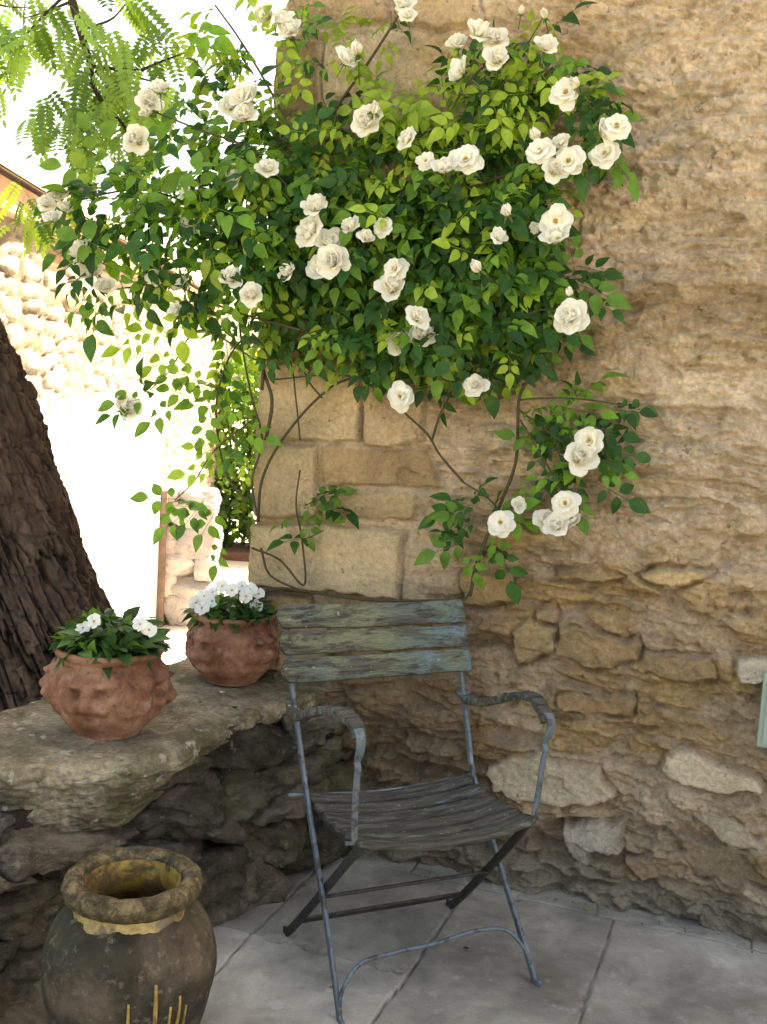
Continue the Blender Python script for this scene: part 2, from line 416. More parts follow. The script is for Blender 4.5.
Z = -.008 * (1 - ss(.0005, .0045, db)) + (hsh - .5) * .006 + .003 * fbm(U * 3, Wd * 3, 0, 4, 21) + .0012 * fbm(U * 25, Wd * 25, 0, 4, 5)
Z = Z - .010 * ss(.55, .8, fbm(U * 14, Wd * 14, 1., 4, 31)) * (1 - ss(.0, .03, db))
P = WC + U[..., None] * WD + Wd[..., None] * WN; P[..., 2] = Z
cc = mixc((.23, .217, .19), (.33, .31, .275), hsh); cc = cc * (1 + .25 * fbm(U * 7, Wd * 7, 2., 5, 44, .65))[..., None]; cc = mixc((.13, .115, .095), cc, ss(.0005, .0035, db))
cq = (P[:-1, :-1] + P[1:, 1:]) / 2
keep = ((cq - (LA - LN * .3)) @ LN > 0)
tag(link('paving', grid_mesh('paving', P, cc, keep), M['paving']), kind='structure')

tb = TB(); q0 = [WC + WD * a + WN * b for a, b in ((-3, 3.02), (7, 3.02), (7, 9), (-6, 9))]
tb.add([(p[0], p[1], -.03) for p in q0], [(0, 1, 2, 3)]); tag(tb.build('added_dark_lawn', mat_flat('added_dark_lawn', (.045, .075, .02), .95, .35, 20, .01), None, False), kind='structure')  # dark grass added out of view to cut sunlight bouncing off the ground
tb = TB(); q1 = WC + WN * 3.01; tb.add([tuple(q1 + WD * a + np.array([0, 0, z])) for a, z in ((-3, LOW), (7, LOW), (7, -.012), (-3, -.012))], [(0, 1, 2, 3)]); tag(tb.build('terrace_edge', M['rubble'], None, False), kind='structure')
# ------------------------------------------------------------------ the stone house (front wall right of the corner, end wall going back)
house = tag(empty('stone_house', tuple(WC)), 'tan rubble stone house wall filling the right side with squared cornerstones', 'building')
sa = axis([(-4., -1.2, .10), (-1.2, -.06, .012), (-.06, 1.95, .0042), (1.95, 2.4, .02), (2.4, 6., .09)])
va = axis([(LOW, -.04, .06), (-.04, 2.95, .0042), (2.95, 5.2, .06)])
S, V = np.meshgrid(sa, va, indexing='ij')
print('wall grid', S.shape)
wu = S + .05 * fbm(S * 4, V * 6, 0, 3, 1); wv = V + .022 * fbm(S * 5, V * 5, 5., 3, 2) + .03 * fbm(S * 1.1, V * 1.1, 2., 2, 6)
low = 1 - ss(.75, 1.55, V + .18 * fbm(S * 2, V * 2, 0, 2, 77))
f1, f2, cid = voro(wu / .25, wv / .098, 3)
d1 = ss(.03, .30, f2 - f1)
f1b, f2b, cidb = voro(wu / .11 + 9, wv / .055 + 4, 14)
d2 = ss(.03, .35, f2b - f1b)
expo = np.where(cid > .34, .35 + .9 * cid, 0.0) * (.38 + .62 * low)
aniso = fbm(wu * 2.2, wv * 8.5, 1., 5, 40, .55)
ledge = ss(.28, .62, fbm(wu * 2.6 + 3, wv * 12, 4., 4, 51, .5))
band = 1 - np.abs(fbm(wu * 1.7 + 1, wv * 8.5, 9., 5, 66, .55)) * 2.2
band = ss(.35, 1.0, band)
Hh = .034 * expo * d1 + .013 * d2 * (cidb > .5) * (.35 + .65 * low) + .030 * aniso - .032 * ledge * (.75 + .25 * low) - .020 * band * (.8 + .2 * low)
Hh += .010 * fbm(S * 11, V * 21, 2., 5, 60, .62) + .0085 * fbm(S * 42, V * 55, 2., 4, 61, .65) + .02 * fbm(S * .9, V * .9, 0, 2, 62)
Hh -= .014 * ss(.50, .68, fbm(S * 16, V * 24, 8., 3, 90))
mort = np.array([.50, .385, .265]); ochre = np.array([.49, .345, .17]); pale = np.array([.60, .49, .34]); brown = np.array([.31, .215, .125])
cs_ = mixc(ochre, pale, ss(.55, .95, cid)); cs_ = mixc(cs_, brown, (cid * 7.3 % 1) * .7 * low)
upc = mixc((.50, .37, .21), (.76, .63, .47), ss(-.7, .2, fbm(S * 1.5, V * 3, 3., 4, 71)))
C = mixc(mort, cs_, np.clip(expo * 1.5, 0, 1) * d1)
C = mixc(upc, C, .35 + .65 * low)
C = mixc(C, (.34, .24, .13), (.32 + .2 * low) * ss(.15, .7, fbm(S * 2.1 + 4, V * 5.2, 2., 5, 73)))
C = mixc(C, (.64, .52, .40), .5 * ss(.25, .6, fbm(S * 3, V * 4, 6., 4, 74)) )
C = C * (1 + .15 * fbm(S * 14, V * 24, 2., 5, 171, .7) + .09 * fbm(S * 70, V * 80, 2., 2, 172))[..., None]
C = mixc(C, (.28, .20, .12), (.25 + .3 * low) * ss(.35, .75, fbm(S * 8, V * 20, 9., 5, 173, .65)))
# rust-ochre stain near the chair, grimy foot of the wall, painted shade beneath the seat
st = wall_sv(475, 735); C = mixc(C, (.40, .17, .04), .7 * np.exp(-((S - st[0]) / .035)**2 - ((V - st[1]) / .09)**2))
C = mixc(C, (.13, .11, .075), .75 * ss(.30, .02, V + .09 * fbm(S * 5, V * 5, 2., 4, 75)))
C = mixc(C, (.15, .11, .07), .75 * ss(1.0, .55, V) * (1 - ss(.75, 1.0, S + .1 * fbm(S * 6, V * 6, 1., 3, 78))))  # brown shade of the recess between low wall and chair, mixed into the colour
C = np.clip(C * np.array([1.04, .985, .97]), .02, .85)
# ledge of the footing
led = ss(.12, .075, V + .02 * fbm(S * 7, V * 3, 0, 4, 80)) * (1 - .7 * ss(.3, .5, fbm(S * 4.5, V * 9, 1., 3, 81)))
Hh += .035 * led
C = mixc(C, (.26, .23, .18), .6 * led)
def rrect(x0, y0, x1, y1, s0=None, v0=None):
    """distance inside a wall rectangle given by its four picture corners"""
    a = wall_sv(x0, y0); b = wall_sv(x1, y1); return a, b
def block(px, tintc, hgt, r=.012, wob=.006, rough=.0, seed=0, poly=None, mingap=.0):
    """a squared or shaped stone: polygon in picture corners -> wall coordinates -> signed distance"""
    global Hh, C
    pts = np.array([wall_sv(*p) for p in px]); n = len(pts)
    m0 = pts.min(0) - .05; m1 = pts.max(0) + .05
    i0, i1 = np.searchsorted(sa, [m0[0], m1[0]]); j0, j1 = np.searchsorted(va, [m0[1], m1[1]])
    s = S[i0:i1, j0:j1]; v = V[i0:i1, j0:j1]
    x = s + wob * fbm(s * 22, v * 22, seed, 4, 11); y = v + wob * fbm(s * 22, v * 22, seed + 4., 4, 12)
    dmin = np.full(x.shape, 9.); ins = np.zeros(x.shape, bool)
    for k in range(n):
        a, b = pts[k], pts[(k + 1) % n]; e = b - a; wx, wy = x - a[0], y - a[1]
        t = np.clip((wx * e[0] + wy * e[1]) / (e @ e), 0, 1); dmin = np.minimum(dmin, np.hypot(wx - t * e[0], wy - t * e[1]))
        cnd = ((a[1] > y) != (b[1] > y)) & (x < (b[0] - a[0]) * (y - a[1]) / (b[1] - a[1] + 1e-12) + a[0]); ins ^= cnd
    sd_ = np.where(ins, dmin, -dmin)
    k = ss(0, r, sd_); gap = ss(-.012, -.002, sd_) * (1 - ss(-.002, .004, sd_))
    face = hgt + rough * fbm(s * 9, v * 14, seed, 5, 13) + .0018 * fbm(s * 60, v * 60, seed, 3, 15) - .008 * ss(.5, .7, fbm(s * 12, v * 16, seed + 2., 3, 19))
    old = Hh[i0:i1, j0:j1]
    Hh[i0:i1, j0:j1] = old * (1 - k) + face * k - gap * mingap
    cc = np.asarray(tintc) * np.array([1.04, .97, .95]) * (1 + .22 * fbm(s * 7, v * 7, seed, 4, 16))[..., None]
    C[i0:i1, j0:j1] = C[i0:i1, j0:j1] * (1 - k[..., None]) + cc * k[..., None]
cream = (.60, .475, .29)
_q = ss(.78, .45, S) * ss(.55, .75, V) * ss(2.75, 2.4, V) * ss(-.3, -.1, S)
Hh = Hh * (1 - .8 * _q) + .018 * .8 * _q
# squared cornerstones and the blocks beside them
block([(230, 362), (361, 362), (361, 442), (230, 440)], cream, .026, seed=1, mingap=.012, rough=.003)
block([(364, 372), (425, 378), (423, 440), (395, 447), (364, 446)], (.56, .43, .27), .022, seed=2, mingap=.010, rough=.004)
block([(225, 444), (318, 445), (320, 518), (225, 518)], (.54, .43, .265), .024, seed=3, mingap=.010, rough=.004)
block([(325, 447), (430, 449), (440, 488), (325, 487)], (.42, .30, .165), .016, seed=4, mingap=.006, rough=.012)
block([(324, 491), (418, 492), (416, 521), (324, 518)], (.43, .33, .19), .016, seed=5, mingap=.005, rough=.01)
block([(225, 523), (330, 523), (407, 533), (399, 601), (330, 592), (225, 583)], (.58, .475, .30), .030, seed=6, mingap=.012, rough=.003)
block([(225, 588), (312, 597), (312, 612), (225, 612)], (.42, .31, .14), .02, seed=7, mingap=.02, rough=.003)
block([(225, 616), (330, 618), (330, 672), (225, 668)], (.38, .29, .17), .022, seed=71, mingap=.02, rough=.003)
block([(235, 285), (345, 290), (345, 357), (232, 357)], (.40, .29, .17), .022, seed=8, mingap=.02, rough=.004)
block([(240, 205), (318, 205), (318, 281), (236, 281)], (.42, .30, .18), .022, seed=9, mingap=.02, rough=.004)
block([(242, 120), (350, 122), (350, 201), (240, 201)], (.42, .31, .19), .022, seed=10, mingap=.02, rough=.004)
block([(250, 40), (322, 40), (322, 116), (246, 116)], (.42, .30, .19), .022, seed=101, mingap=.02, rough=.004)
block([(395, -12), (478, -14), (482, 26), (448, 30), (395, 28)], (.50, .38, .23), .022, seed=12, mingap=.012, rough=.005)
block([(290, -10), (388, -12), (390, 22), (345, 28), (290, 24)], (.44, .33, .21), .018, seed=13, mingap=.012, rough=.006)
# named stones lower on the wall
block([(490, 765), (505, 752), (540, 752), (558, 762), (600, 770), (622, 800), (585, 808), (520, 800), (494, 790)], (.54, .46, .33), .034, seed=21, mingap=.012, rough=.004, wob=.01)
block([(662, 752), (690, 748), (722, 762), (760, 775), (762, 792), (720, 796), (672, 782), (658, 768)], (.58, .49, .36), .030, seed=22, mingap=.010, rough=.005, wob=.01)
block([(560, 822), (600, 820), (624, 822), (624, 856), (600, 852), (585, 864), (565, 850)], (.44, .40, .33), .022, seed=23, mingap=.008, rough=.006, wob=.012)
block([(636, 576), (655, 566), (700, 566), (716, 572), (690, 585), (655, 588)], (.52, .40, .22), .040, seed=24, mingap=.02, rough=.004, wob=.01)
block([(737, 652), (775, 650), (775, 680), (742, 682), (736, 668)], (.60, .54, .44), .055, seed=25, mingap=.012, rough=.010, wob=.008)
block([(514, 626), (530, 616), (556, 630), (554, 652), (518, 666), (510, 648)], (.45, .34, .19), .026, seed=26, mingap=.016, rough=.008, wob=.01)
block([(533, 608), (555, 606), (556, 624), (536, 622)], (.36, .29, .18), .026, seed=27, mingap=.016, rough=.008, wob=.01)
block([(552, 568), (600, 566), (626, 576), (620, 582), (560, 580)], (.42, .31, .17), .030, seed=28, mingap=.018, rough=.008, wob=.01)
block([(560, 626), (640, 640), (640, 664), (590, 668), (556, 650)], (.36, .26, .14), .028, seed=29, mingap=.018, rough=.016, wob=.012)
block([(556, 694), (634, 694), (634, 716), (600, 716), (556, 706)], (.34, .23, .12), .030, seed=30, mingap=.022, rough=.014, wob=.012)
block([(643, 652), (716, 655), (722, 678), (690, 684), (640, 672)], (.37, .27, .15), .028, seed=31, mingap=.018, rough=.014, wob=.012)
block([(690, 812), (735, 815), (770, 850), (720, 846)], (.50, .43, .31), .022, seed=32, mingap=.01, rough=.008, wob=.012)
block([(620, 858), (700, 846), (730, 870), (640, 882)], (.34, .25, .16), .024, seed=33, mingap=.012, rough=.012, wob=.012)
block([(462, 572), (508, 570), (510, 606), (464, 606)], (.42, .30, .15), .022, seed=34, mingap=.014, rough=.008, wob=.012)
block([(664, 822), (760, 860), (764, 886), (700, 880)], (.30, .23, .15), .016, seed=35, mingap=.008, rough=.012, wob=.014)
# path of the wall round its corner
rad = .02
Pw = np.zeros(S.shape + (3,)); Nn = np.zeros(S.shape + (3,))
fm = np.clip((S + rad) / (2 * rad), 0, 1)                     # 0 on the end wall, 1 on the front
ang = fm * math.pi / 2
ED = -WN                                                       # the end wall runs back
En = -WD
Nn = En * np.cos(ang)[..., None] + WN * np.sin(ang)[..., None]
front = WC + WD * np.maximum(S, rad)[..., None]
end = WC + ED * np.maximum(-S, rad)[..., None]
arcc = WC + WD * rad + ED * rad
arc = arcc + Nn * rad
Pw = np.where((S >= rad)[..., None], front, np.where((S <= -rad)[..., None], end, arc))
Pw = Pw + Nn * Hh[..., None]; Pw[..., 2] += V
Pl = Pw - WC
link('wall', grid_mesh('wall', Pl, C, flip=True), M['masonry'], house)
# the rest of the house body: back and far walls, eaves and roof
def hp(s, w_, z): p = WD * s + WN * w_; return (p[0], p[1], z)
tb = TB()
tb.add([hp(.1, -4, LOW), hp(6, -4, LOW), hp(6, -4, 5.2), hp(.1, -4, 5.2), hp(6, 0, LOW), hp(6, 0, 5.2), hp(.0, -4, LOW), hp(0, -4, 5.2), hp(6, 0, 5.18), hp(0, 0, 5.18), hp(0, -4, 5.18), hp(6, -4, 5.18)],
       [(0, 1, 2, 3), (1, 4, 5, 2), (6, 0, 3, 7), (8, 9, 10, 11)], (.44, .34, .23))
tb.build('rear_wall', M['masonry'], house, False)
tb = TB(); e = .18
tb.add([hp(-e, e, 5.21), hp(6 + e, e, 5.21), hp(6 + e, -2, 5.65), hp(-e, -2, 5.65), hp(6 + e, -4 - e, 5.21), hp(-e, -4 - e, 5.21),
        hp(-e, e, 5.26), hp(6 + e, e, 5.26), hp(6 + e, -2, 5.70), hp(-e, -2, 5.70), hp(6 + e, -4 - e, 5.26), hp(-e, -4 - e, 5.26)],
       [(0, 1, 2, 3), (3, 2, 4, 5), (6, 9, 8, 7), (9, 11, 10, 8), (0, 6, 7, 1), (5, 4, 10, 11), (0, 3, 9, 6), (3, 5, 11, 9), (1, 7, 8, 2), (2, 8, 10, 4)])
tb.build('roof', M['roof_tile'], house, False)

# small pale green box fixed to the wall at the right
s0, v1 = wall_sv(764, 672, .09); _, v0 = wall_sv(762, 747, .09)
tb = TB(); bx = empty('utility_box', tuple(WC + WD * (s0 + .10) + WN * .03 + np.array([0, 0, v0])), A)
tag(bx, 'pale grey green box against the house wall at the right edge', 'box')
boxmesh(tb, (-.10, -.07, 0), (.12, .03, v1 - v0)); o = tb.build('casing', M['box_paint'], bx, False)
bv = o.modifiers.new('bevel', 'BEVEL'); bv.width = .006; bv.segments = 2
tb = TB(); boxmesh(tb, (-.085, -.078, .015), (.105, -.0705, v1 - v0 - .015)); tb.build('door', M['box_paint'], bx, False)

# ------------------------------------------------------------------ low wall with its capstone
lw = tag(empty('low_stone_wall', (0, 0, 0)), 'low mossy rubble wall with a thick capstone carrying both flower pots', 'wall')
CAPZ = .50
LL = np.linalg.norm(LB - LA)
def lp(a, b, z): p = LA + LD * a + LN * b; return np.array([p[0], p[1], z])     # along, outwards, height
tb = TB()                                                     # dark earth core between the stones
core = [lp(-.35, -.06, LOW), lp(2.6, -.06, LOW), lp(2.6, -.46, LOW), lp(-.35, -.46, LOW), lp(-.35, -.06, CAPZ - .09), lp(2.6, -.06, CAPZ - .12), lp(2.6, -.46, CAPZ - .12), lp(-.35, -.46, CAPZ - .09)]
tb.add(core, [(0, 3, 2, 1), (4, 5, 6, 7), (0, 1, 5, 4), (1, 2, 6, 5), (2, 3, 7, 6), (3, 0, 4, 7)], (.05, .04, .03))
tb.build('earth_core', M['soil'], lw, False)
tb = TB(); sd_ = 100
ax0 = np.stack([LD, LN, np.array([0, 0, 1.])])
rr = np.random.default_rng(4)
z = -.03; course = 0
while z < .42:
    hc = rr.uniform(.065, .13); a = -.12 + rr.uniform(0, .1)
    while a < 2.4:
        la = rr.uniform(.12, .42) * (.8 if hc < .08 else 1); hh = hc * rr.uniform(.85, 1.2)
        t_ = np.clip(a / 1.2, 0, 1); top_ = CAPZ - .06 - .13 * ss(.58, 1.02, a + la / 2)
        if a > 1.0: top_ = CAPZ - .19
        if z + hh * .92 > top_ + .012: hh = top_ + .012 - z
        if hh < .03: a += la; continue
        batter = (.11 + .10 * t_) * (1 - np.clip(z, 0, .5) / .5)
        rot = rr.normal(0, .10); tl = rr.normal(0, .07) - .10
        Rm = np.array(Euler((rr.normal(0, .08), tl, rot)).to_matrix()).T
        axs = Rm @ ax0
        base = np.array([.15, .122, .086]) * rr.uniform(.4, 1.4); base = base * np.array([1, rr.uniform(.95, 1.04), rr.uniform(.88, 1.12)])
        if rr.random() < .06: base = np.array([.17, .11, .08])
        stone(tb, lp(a + la / 2, batter - .125 + rr.uniform(-.025, .02), z + hc / 2), (la * 1.12, .22, hh * 1.16), axs, sd_, base, 26 if a < 1.4 else 10, 9, .26); sd_ += 1
        a += la
    z += hc * .93; course += 1
for k in range(90):                                           # rear face, seen only from beyond
    stone(tb, lp(rr.uniform(-.3, 2.5), -.47, rr.uniform(LOW, .4)), (.30, .15, .14), ax0, sd_, np.array([.2, .17, .12]) * rr.uniform(.6, 1.2), 10, 6, .1); sd_ += 1
tb.build('rubble', M['rubble'], lw)

def slab(px_top, ztop, thick_fn, seed, name, drop=.0, und=.14):
    """capstone: plan polygon picked on its top plane, rounded edges, undercut sides, rough"""
    pts = np.array([atZ(x, y, ztop)[:2] if not isinstance(x, tuple) else x for x, y in px_top]); return pts
def cap_mesh(tb, plan, ztop, zbot_fn, seed, n_u=150, n_v=70, edge=.03, c=(1, 1, 1), slope=None):
    """polar sheet: rings from the centre over the rounded edge and down the side"""
    plan = np.asarray(plan, float); ctr = plan.mean(0)
    seg_ = np.vstack([plan, plan[:1]]); L = np.r_[0, np.cumsum(np.linalg.norm(np.diff(seg_, axis=0), axis=1))]
    tt = np.linspace(0, L[-1], n_u, endpoint=False)
    bx_ = np.stack([np.interp(tt, L, seg_[:, k]) for k in (0, 1)], 1)
    for _ in range(2): bx_ = (np.roll(bx_, 1, 0) + 2 * bx_ + np.roll(bx_, -1, 0)) / 4
    rings = []
    for q in np.linspace(.02, 1, n_v // 2): rings.append((q, 0.0))
    for q in np.linspace(0, 1, n_v // 2)[1:]: rings.append((1.0, q))
    V_ = []
    for q, dn in rings:
        p = ctr + (bx_ - ctr) * q; zt = np.full(len(p), ztop); dist = np.linalg.norm(bx_ - ctr, axis=1) * (1 - q)
        if slope is not None: zt = slope(p, zt)
        zz = zt - edge * .6 * (1 - ss(0, edge, dist))**2
        if dn > 0:
            zb = zbot_fn(bx_); z0_ = zt - edge * .6; zz = z0_ + (zb - z0_) * dn
            inward = .035 * dn**1.3 - .012 * math.sin(min(dn * 3, math.pi)); p = bx_ + (ctr - bx_) / np.linalg.norm(ctr - bx_, axis=1)[:, None] * inward
        V_.append(np.column_stack([p, zz]))
    V_ = np.array(V_)
    nrm = np.zeros_like(V_); m_ = n_v // 2
    nrm[:m_] = (0, 0, 1); d_ = bx_ - ctr; d_ /= np.linalg.norm(d_, axis=1)[:, None]
    nrm[m_:, :, :2] = d_; nrm[m_ - 1, :, :2] = d_ * .7; nrm[m_:, :, 2] = .15
    x, y, z_ = V_[..., 0], V_[..., 1], V_[..., 2]
    dsp = .006 * fbm(x * 5, y * 5, z_ * 5, 3, seed) + .004 * fbm(x * 22, y * 22, z_ * 30, 4, seed + 3)
    side = .030 * fbm(x * 9, y * 9, z_ * 24, 5, seed + 7, .62) + .012 * fbm(x * 3, y * 3, z_ * 3, 2, seed + 8)
    dsp = np.where(np.arange(len(V_))[:, None] >= m_ - 2, side + dsp, dsp)
    V_ = V_ + nrm * dsp[..., None]
    n, m = V_.shape[:2]
    f = [(i * m + j, i * m + (j + 1) % m, (i + 1) * m + (j + 1) % m, (i + 1) * m + j) for i in range(n - 1) for j in range(m)]
    f = [q[::-1] for q in f] + [tuple(range(m))[::-1], tuple((n - 1) * m + j for j in range(m))]
    f[-2] = f[-2][::-1]; 
    tb.add(V_.reshape(-1, 3), [tuple(reversed(q)) for q in f], c)
front_px = [(20, 772), (70, 766), (128, 764), (165, 755), (192, 745), (232, 724), (270, 706), (338, 686)]
plan = [atZ(x, y, CAPZ)[:2] for x, y in front_px]
jn = WC + WD * .36; plan.append((jn[0], jn[1] + .02)); plan.append((WC[0] + .06, WC[1] + .12)); plan.append(tuple((WC - WD * .27 + np.array([.04, .12, 0]))[:2]))
plan += [tuple(atZ(186, 657, CAPZ)[:2]), tuple(atZ(150, 669, CAPZ)[:2]), tuple(atZ(60, 690, CAPZ)[:2]), tuple(atZ(0, 708, CAPZ)[:2]), tuple(atZ(-45, 722, CAPZ)[:2]), tuple(atZ(-35, 765, CAPZ)[:2])]
def zb(p):
    t_ = (p - LA[:2]) @ LD[:2]; return CAPZ - .065 - .13 * ss(.58, 1.02, t_)
tb = TB(); cap_mesh(tb, plan, CAPZ, zb, 5, 520, 130, .035)
tb.build('capstone', M['cap'], lw)
tb = TB()                                                     # further capstones towards the camera, lower
plan2 = [lp(1.13, -.03, 0)[:2], lp(1.22, .0, 0)[:2], lp(1.75, .03, 0)[:2], lp(1.8, -.45, 0)[:2], lp(1.22, -.50, 0)[:2]]
cap_mesh(tb, plan2, CAPZ - .075, lambda p: np.full(len(p), CAPZ - .20), 9, 200, 60, .03, (.17, .15, .12))
tb.build('capstone', M['rubble'], lw)
tb = TB(); plan3 = [lp(1.83, .02, 0)[:2], lp(2.5, .02, 0)[:2], lp(2.5, -.46, 0)[:2], lp(1.83, -.44, 0)[:2]]
cap_mesh(tb, plan3, CAPZ - .03, lambda p: np.full(len(p), CAPZ - .16), 10, 120, 40, .03)
tb.build('capstone', M['cap'], lw)

# ------------------------------------------------------------------ glazed oil jar
JC = atZ(133, 884, .45)
jar = tag(empty('oil_jar', (JC[0], JC[1], 0)), 'big weathered olive jar with a mossy rim and flaking yellow glaze at lower left', 'jar'); jar.scale = (1.02, 1.02, 1.035)
def lathe(prof, n=160, disp=None, seed=0):
    prof = np.asarray(prof, float); a = np.arange(n) * 2 * math.pi / n
    P = np.zeros((len(prof), n, 3)); P[..., 0] = prof[:, 0:1] * np.cos(a); P[..., 1] = prof[:, 0:1] * np.sin(a); P[..., 2] = prof[:, 1:2]
    if disp is not None:
        d = disp(P, a[None, :].repeat(len(prof), 0)); rr_ = np.maximum(np.hypot(P[..., 0], P[..., 1]), 1e-6)
        P[..., 0] += P[..., 0] / rr_ * d; P[..., 1] += P[..., 1] / rr_ * d
    return P
body = spline([(.02, .0), (.088, .0), (.098, .03), (.130, .12), (.158, .22), (.166, .28), (.156, .34), (.132, .378), (.111, .398), (.104, .408)], 8)
inner = spline([(.098, .408), (.100, .39), (.125, .36), (.145, .28), (.12, .12), (.08, .03), (.01, .025)], 6)
Pb = lathe(np.vstack([body, inner]), 200, lambda P, a: .0026 * fbm(P[..., 0] * 14, P[..., 1] * 14, P[..., 2] * 14, 5, 5, .65))
def mat_jar(body=True):
    m, t, b = newmat('jar_body' if body else 'jar_rim'); v = objvec(t)
    if body:
        c = ramp(t, noise(t, 7, 9, .68, v, .3), [(.36, (.022, .020, .013)), (.5, (.062, .050, .034)), (.64, (.16, .115, .078))])
        c = mix(t, ramp(t, noise(t, 5, 5, .6, v), [(.5, 0.), (.62, .6)]), c, (.06, .068, .03))
        c = mix(t, ramp(t, noise(t, 45, 5, .65, v), [(.56, 0.), (.66, .5)]), c, (.26, .21, .16))
        c = mix(t, ramp(t, noise(t, 19, 3, .5, v), [(.73, 0.), (.75, .8)]), c, (.42, .36, .28))
    else:
        c = ramp(t, noise(t, 30, 9, .75, v, .3), [(.36, (.030, .026, .014)), (.5, (.11, .082, .042)), (.64, (.30, .22, .12))])
        c = mix(t, ramp(t, noise(t, 14, 6, .7, v), [(.64, 0.), (.69, .7)]), c, (.42, .33, .23))
    t.links.new(c, b.inputs['Base Color']); b.inputs['Roughness'].default_value = .9; b.inputs['Specular IOR Level'].default_value = .25
    n1 = bump(t, b, noise(t, 40, 8, .72, v), .010 if body else .014, .9); bump(t, b, noise(t, 160, 4, .7, v), .002, .7, n1); return m
link('body', grid_mesh('jar_body', Pb, np.ones(Pb.shape), wrap=True, flip=True), mat_jar(True), jar)
def mat_glaze():
    m, t, b = newmat('yellow_glaze'); v = objvec(t)
    c = ramp(t, noise(t, 16, 6, .6, v), [(.35, (.28, .16, .03)), (.65, (.50, .34, .10))])
    f = ramp(t, noise(t, 18, 7, .65, v, .4), [(.42, .85), (.52, 0.)])
    c = mix(t, f, c, (.13, .085, .045)); c = mix(t, 1.0, c, ramp(t, noise(t, 70, 6, .7, v), [(.3, .55), (.7, 1.25)]), 'MULTIPLY'); t.links.new(c, b.inputs['Base Color'])
    b.inputs['Roughness'].default_value = .3; bump(t, b, f, .0015, .6); return m
M['glaze'] = mat_glaze()
def ring(prof, nm, mat, disp, n=260, c=1.0):
    P_ = lathe(prof, n, disp); return link(nm, grid_mesh(nm, P_, np.ones(P_.shape) * c, wrap=True, flip=True), mat, jar)
rim = spline([(.100, .412), (.116, .414), (.128, .424), (.131, .438), (.126, .452), (.113, .459), (.100, .455), (.094, .446), (.092, .430)], 6)
ring(rim, 'rim', mat_jar(False), lambda P, a: .0035 * fbm(P[..., 0] * 35, P[..., 1] * 35, P[..., 2] * 35, 5, 6) + .002 * fbm(P[..., 0] * 90, P[..., 1] * 90, P[..., 2] * 90, 3, 7))
ring(spline([(.0912, .442), (.0905, .425), (.092, .40), (.100, .375), (.118, .35)], 6), 'inner_glaze', M['glaze'], lambda P, a: .0015 * fbm(P[..., 0] * 25, P[..., 1] * 25, P[..., 2] * 25, 3, 8))
# outer collar of glaze with a ragged lower edge
a_ = np.arange(260) * 2 * math.pi / 260
rag = .016 + .010 * fbm(np.cos(a_) * 2.2, np.sin(a_) * 2.2, 0, 5, 9)
Pg = np.zeros((10, 260, 3))
for i in range(10):
    q = i / 9; zz = .413 - q * rag; rr_ = np.interp(zz, body[::-1, 1][::1][::-1] if False else np.sort(body[:, 1]), body[np.argsort(body[:, 1]), 0]) + .0035 * (1 - q**4) + .0012
    Pg[i, :, 0] = rr_ * np.cos(a_); Pg[i, :, 1] = rr_ * np.sin(a_); Pg[i, :, 2] = zz
link('glaze_collar', grid_mesh('glaze_collar', Pg, np.ones(Pg.shape), wrap=True), M['glaze'], jar)
# drips of glaze running down the belly
camdir = math.atan2(-JC[1], -JC[0]); bz = np.sort(body[:, 1]); br = body[np.argsort(body[:, 1]), 0]
for dx, z1, z0_, wd_ in ((0.0, .290, .20, .006), (.046, .318, .17, .008), (.072, .27, .16, .005), (.088, .285, .15, .006), (.10, .26, .18, .005)):
    aa = camdir + math.asin(dx / .16); zz = np.linspace(z1, z0_, 12); rr_ = np.interp(zz, bz, br) + .001
    tb = TB(); pts = np.stack([rr_ * math.cos(aa), rr_ * math.sin(aa), zz], 1)
    bar(tb, pts, wd_ * (.5 + .5 * np.sin(np.linspace(.5, 2.4, 12))), .004, (-math.sin(aa), math.cos(aa), 0)); tb.build('glaze_drip', M['glaze'], jar)

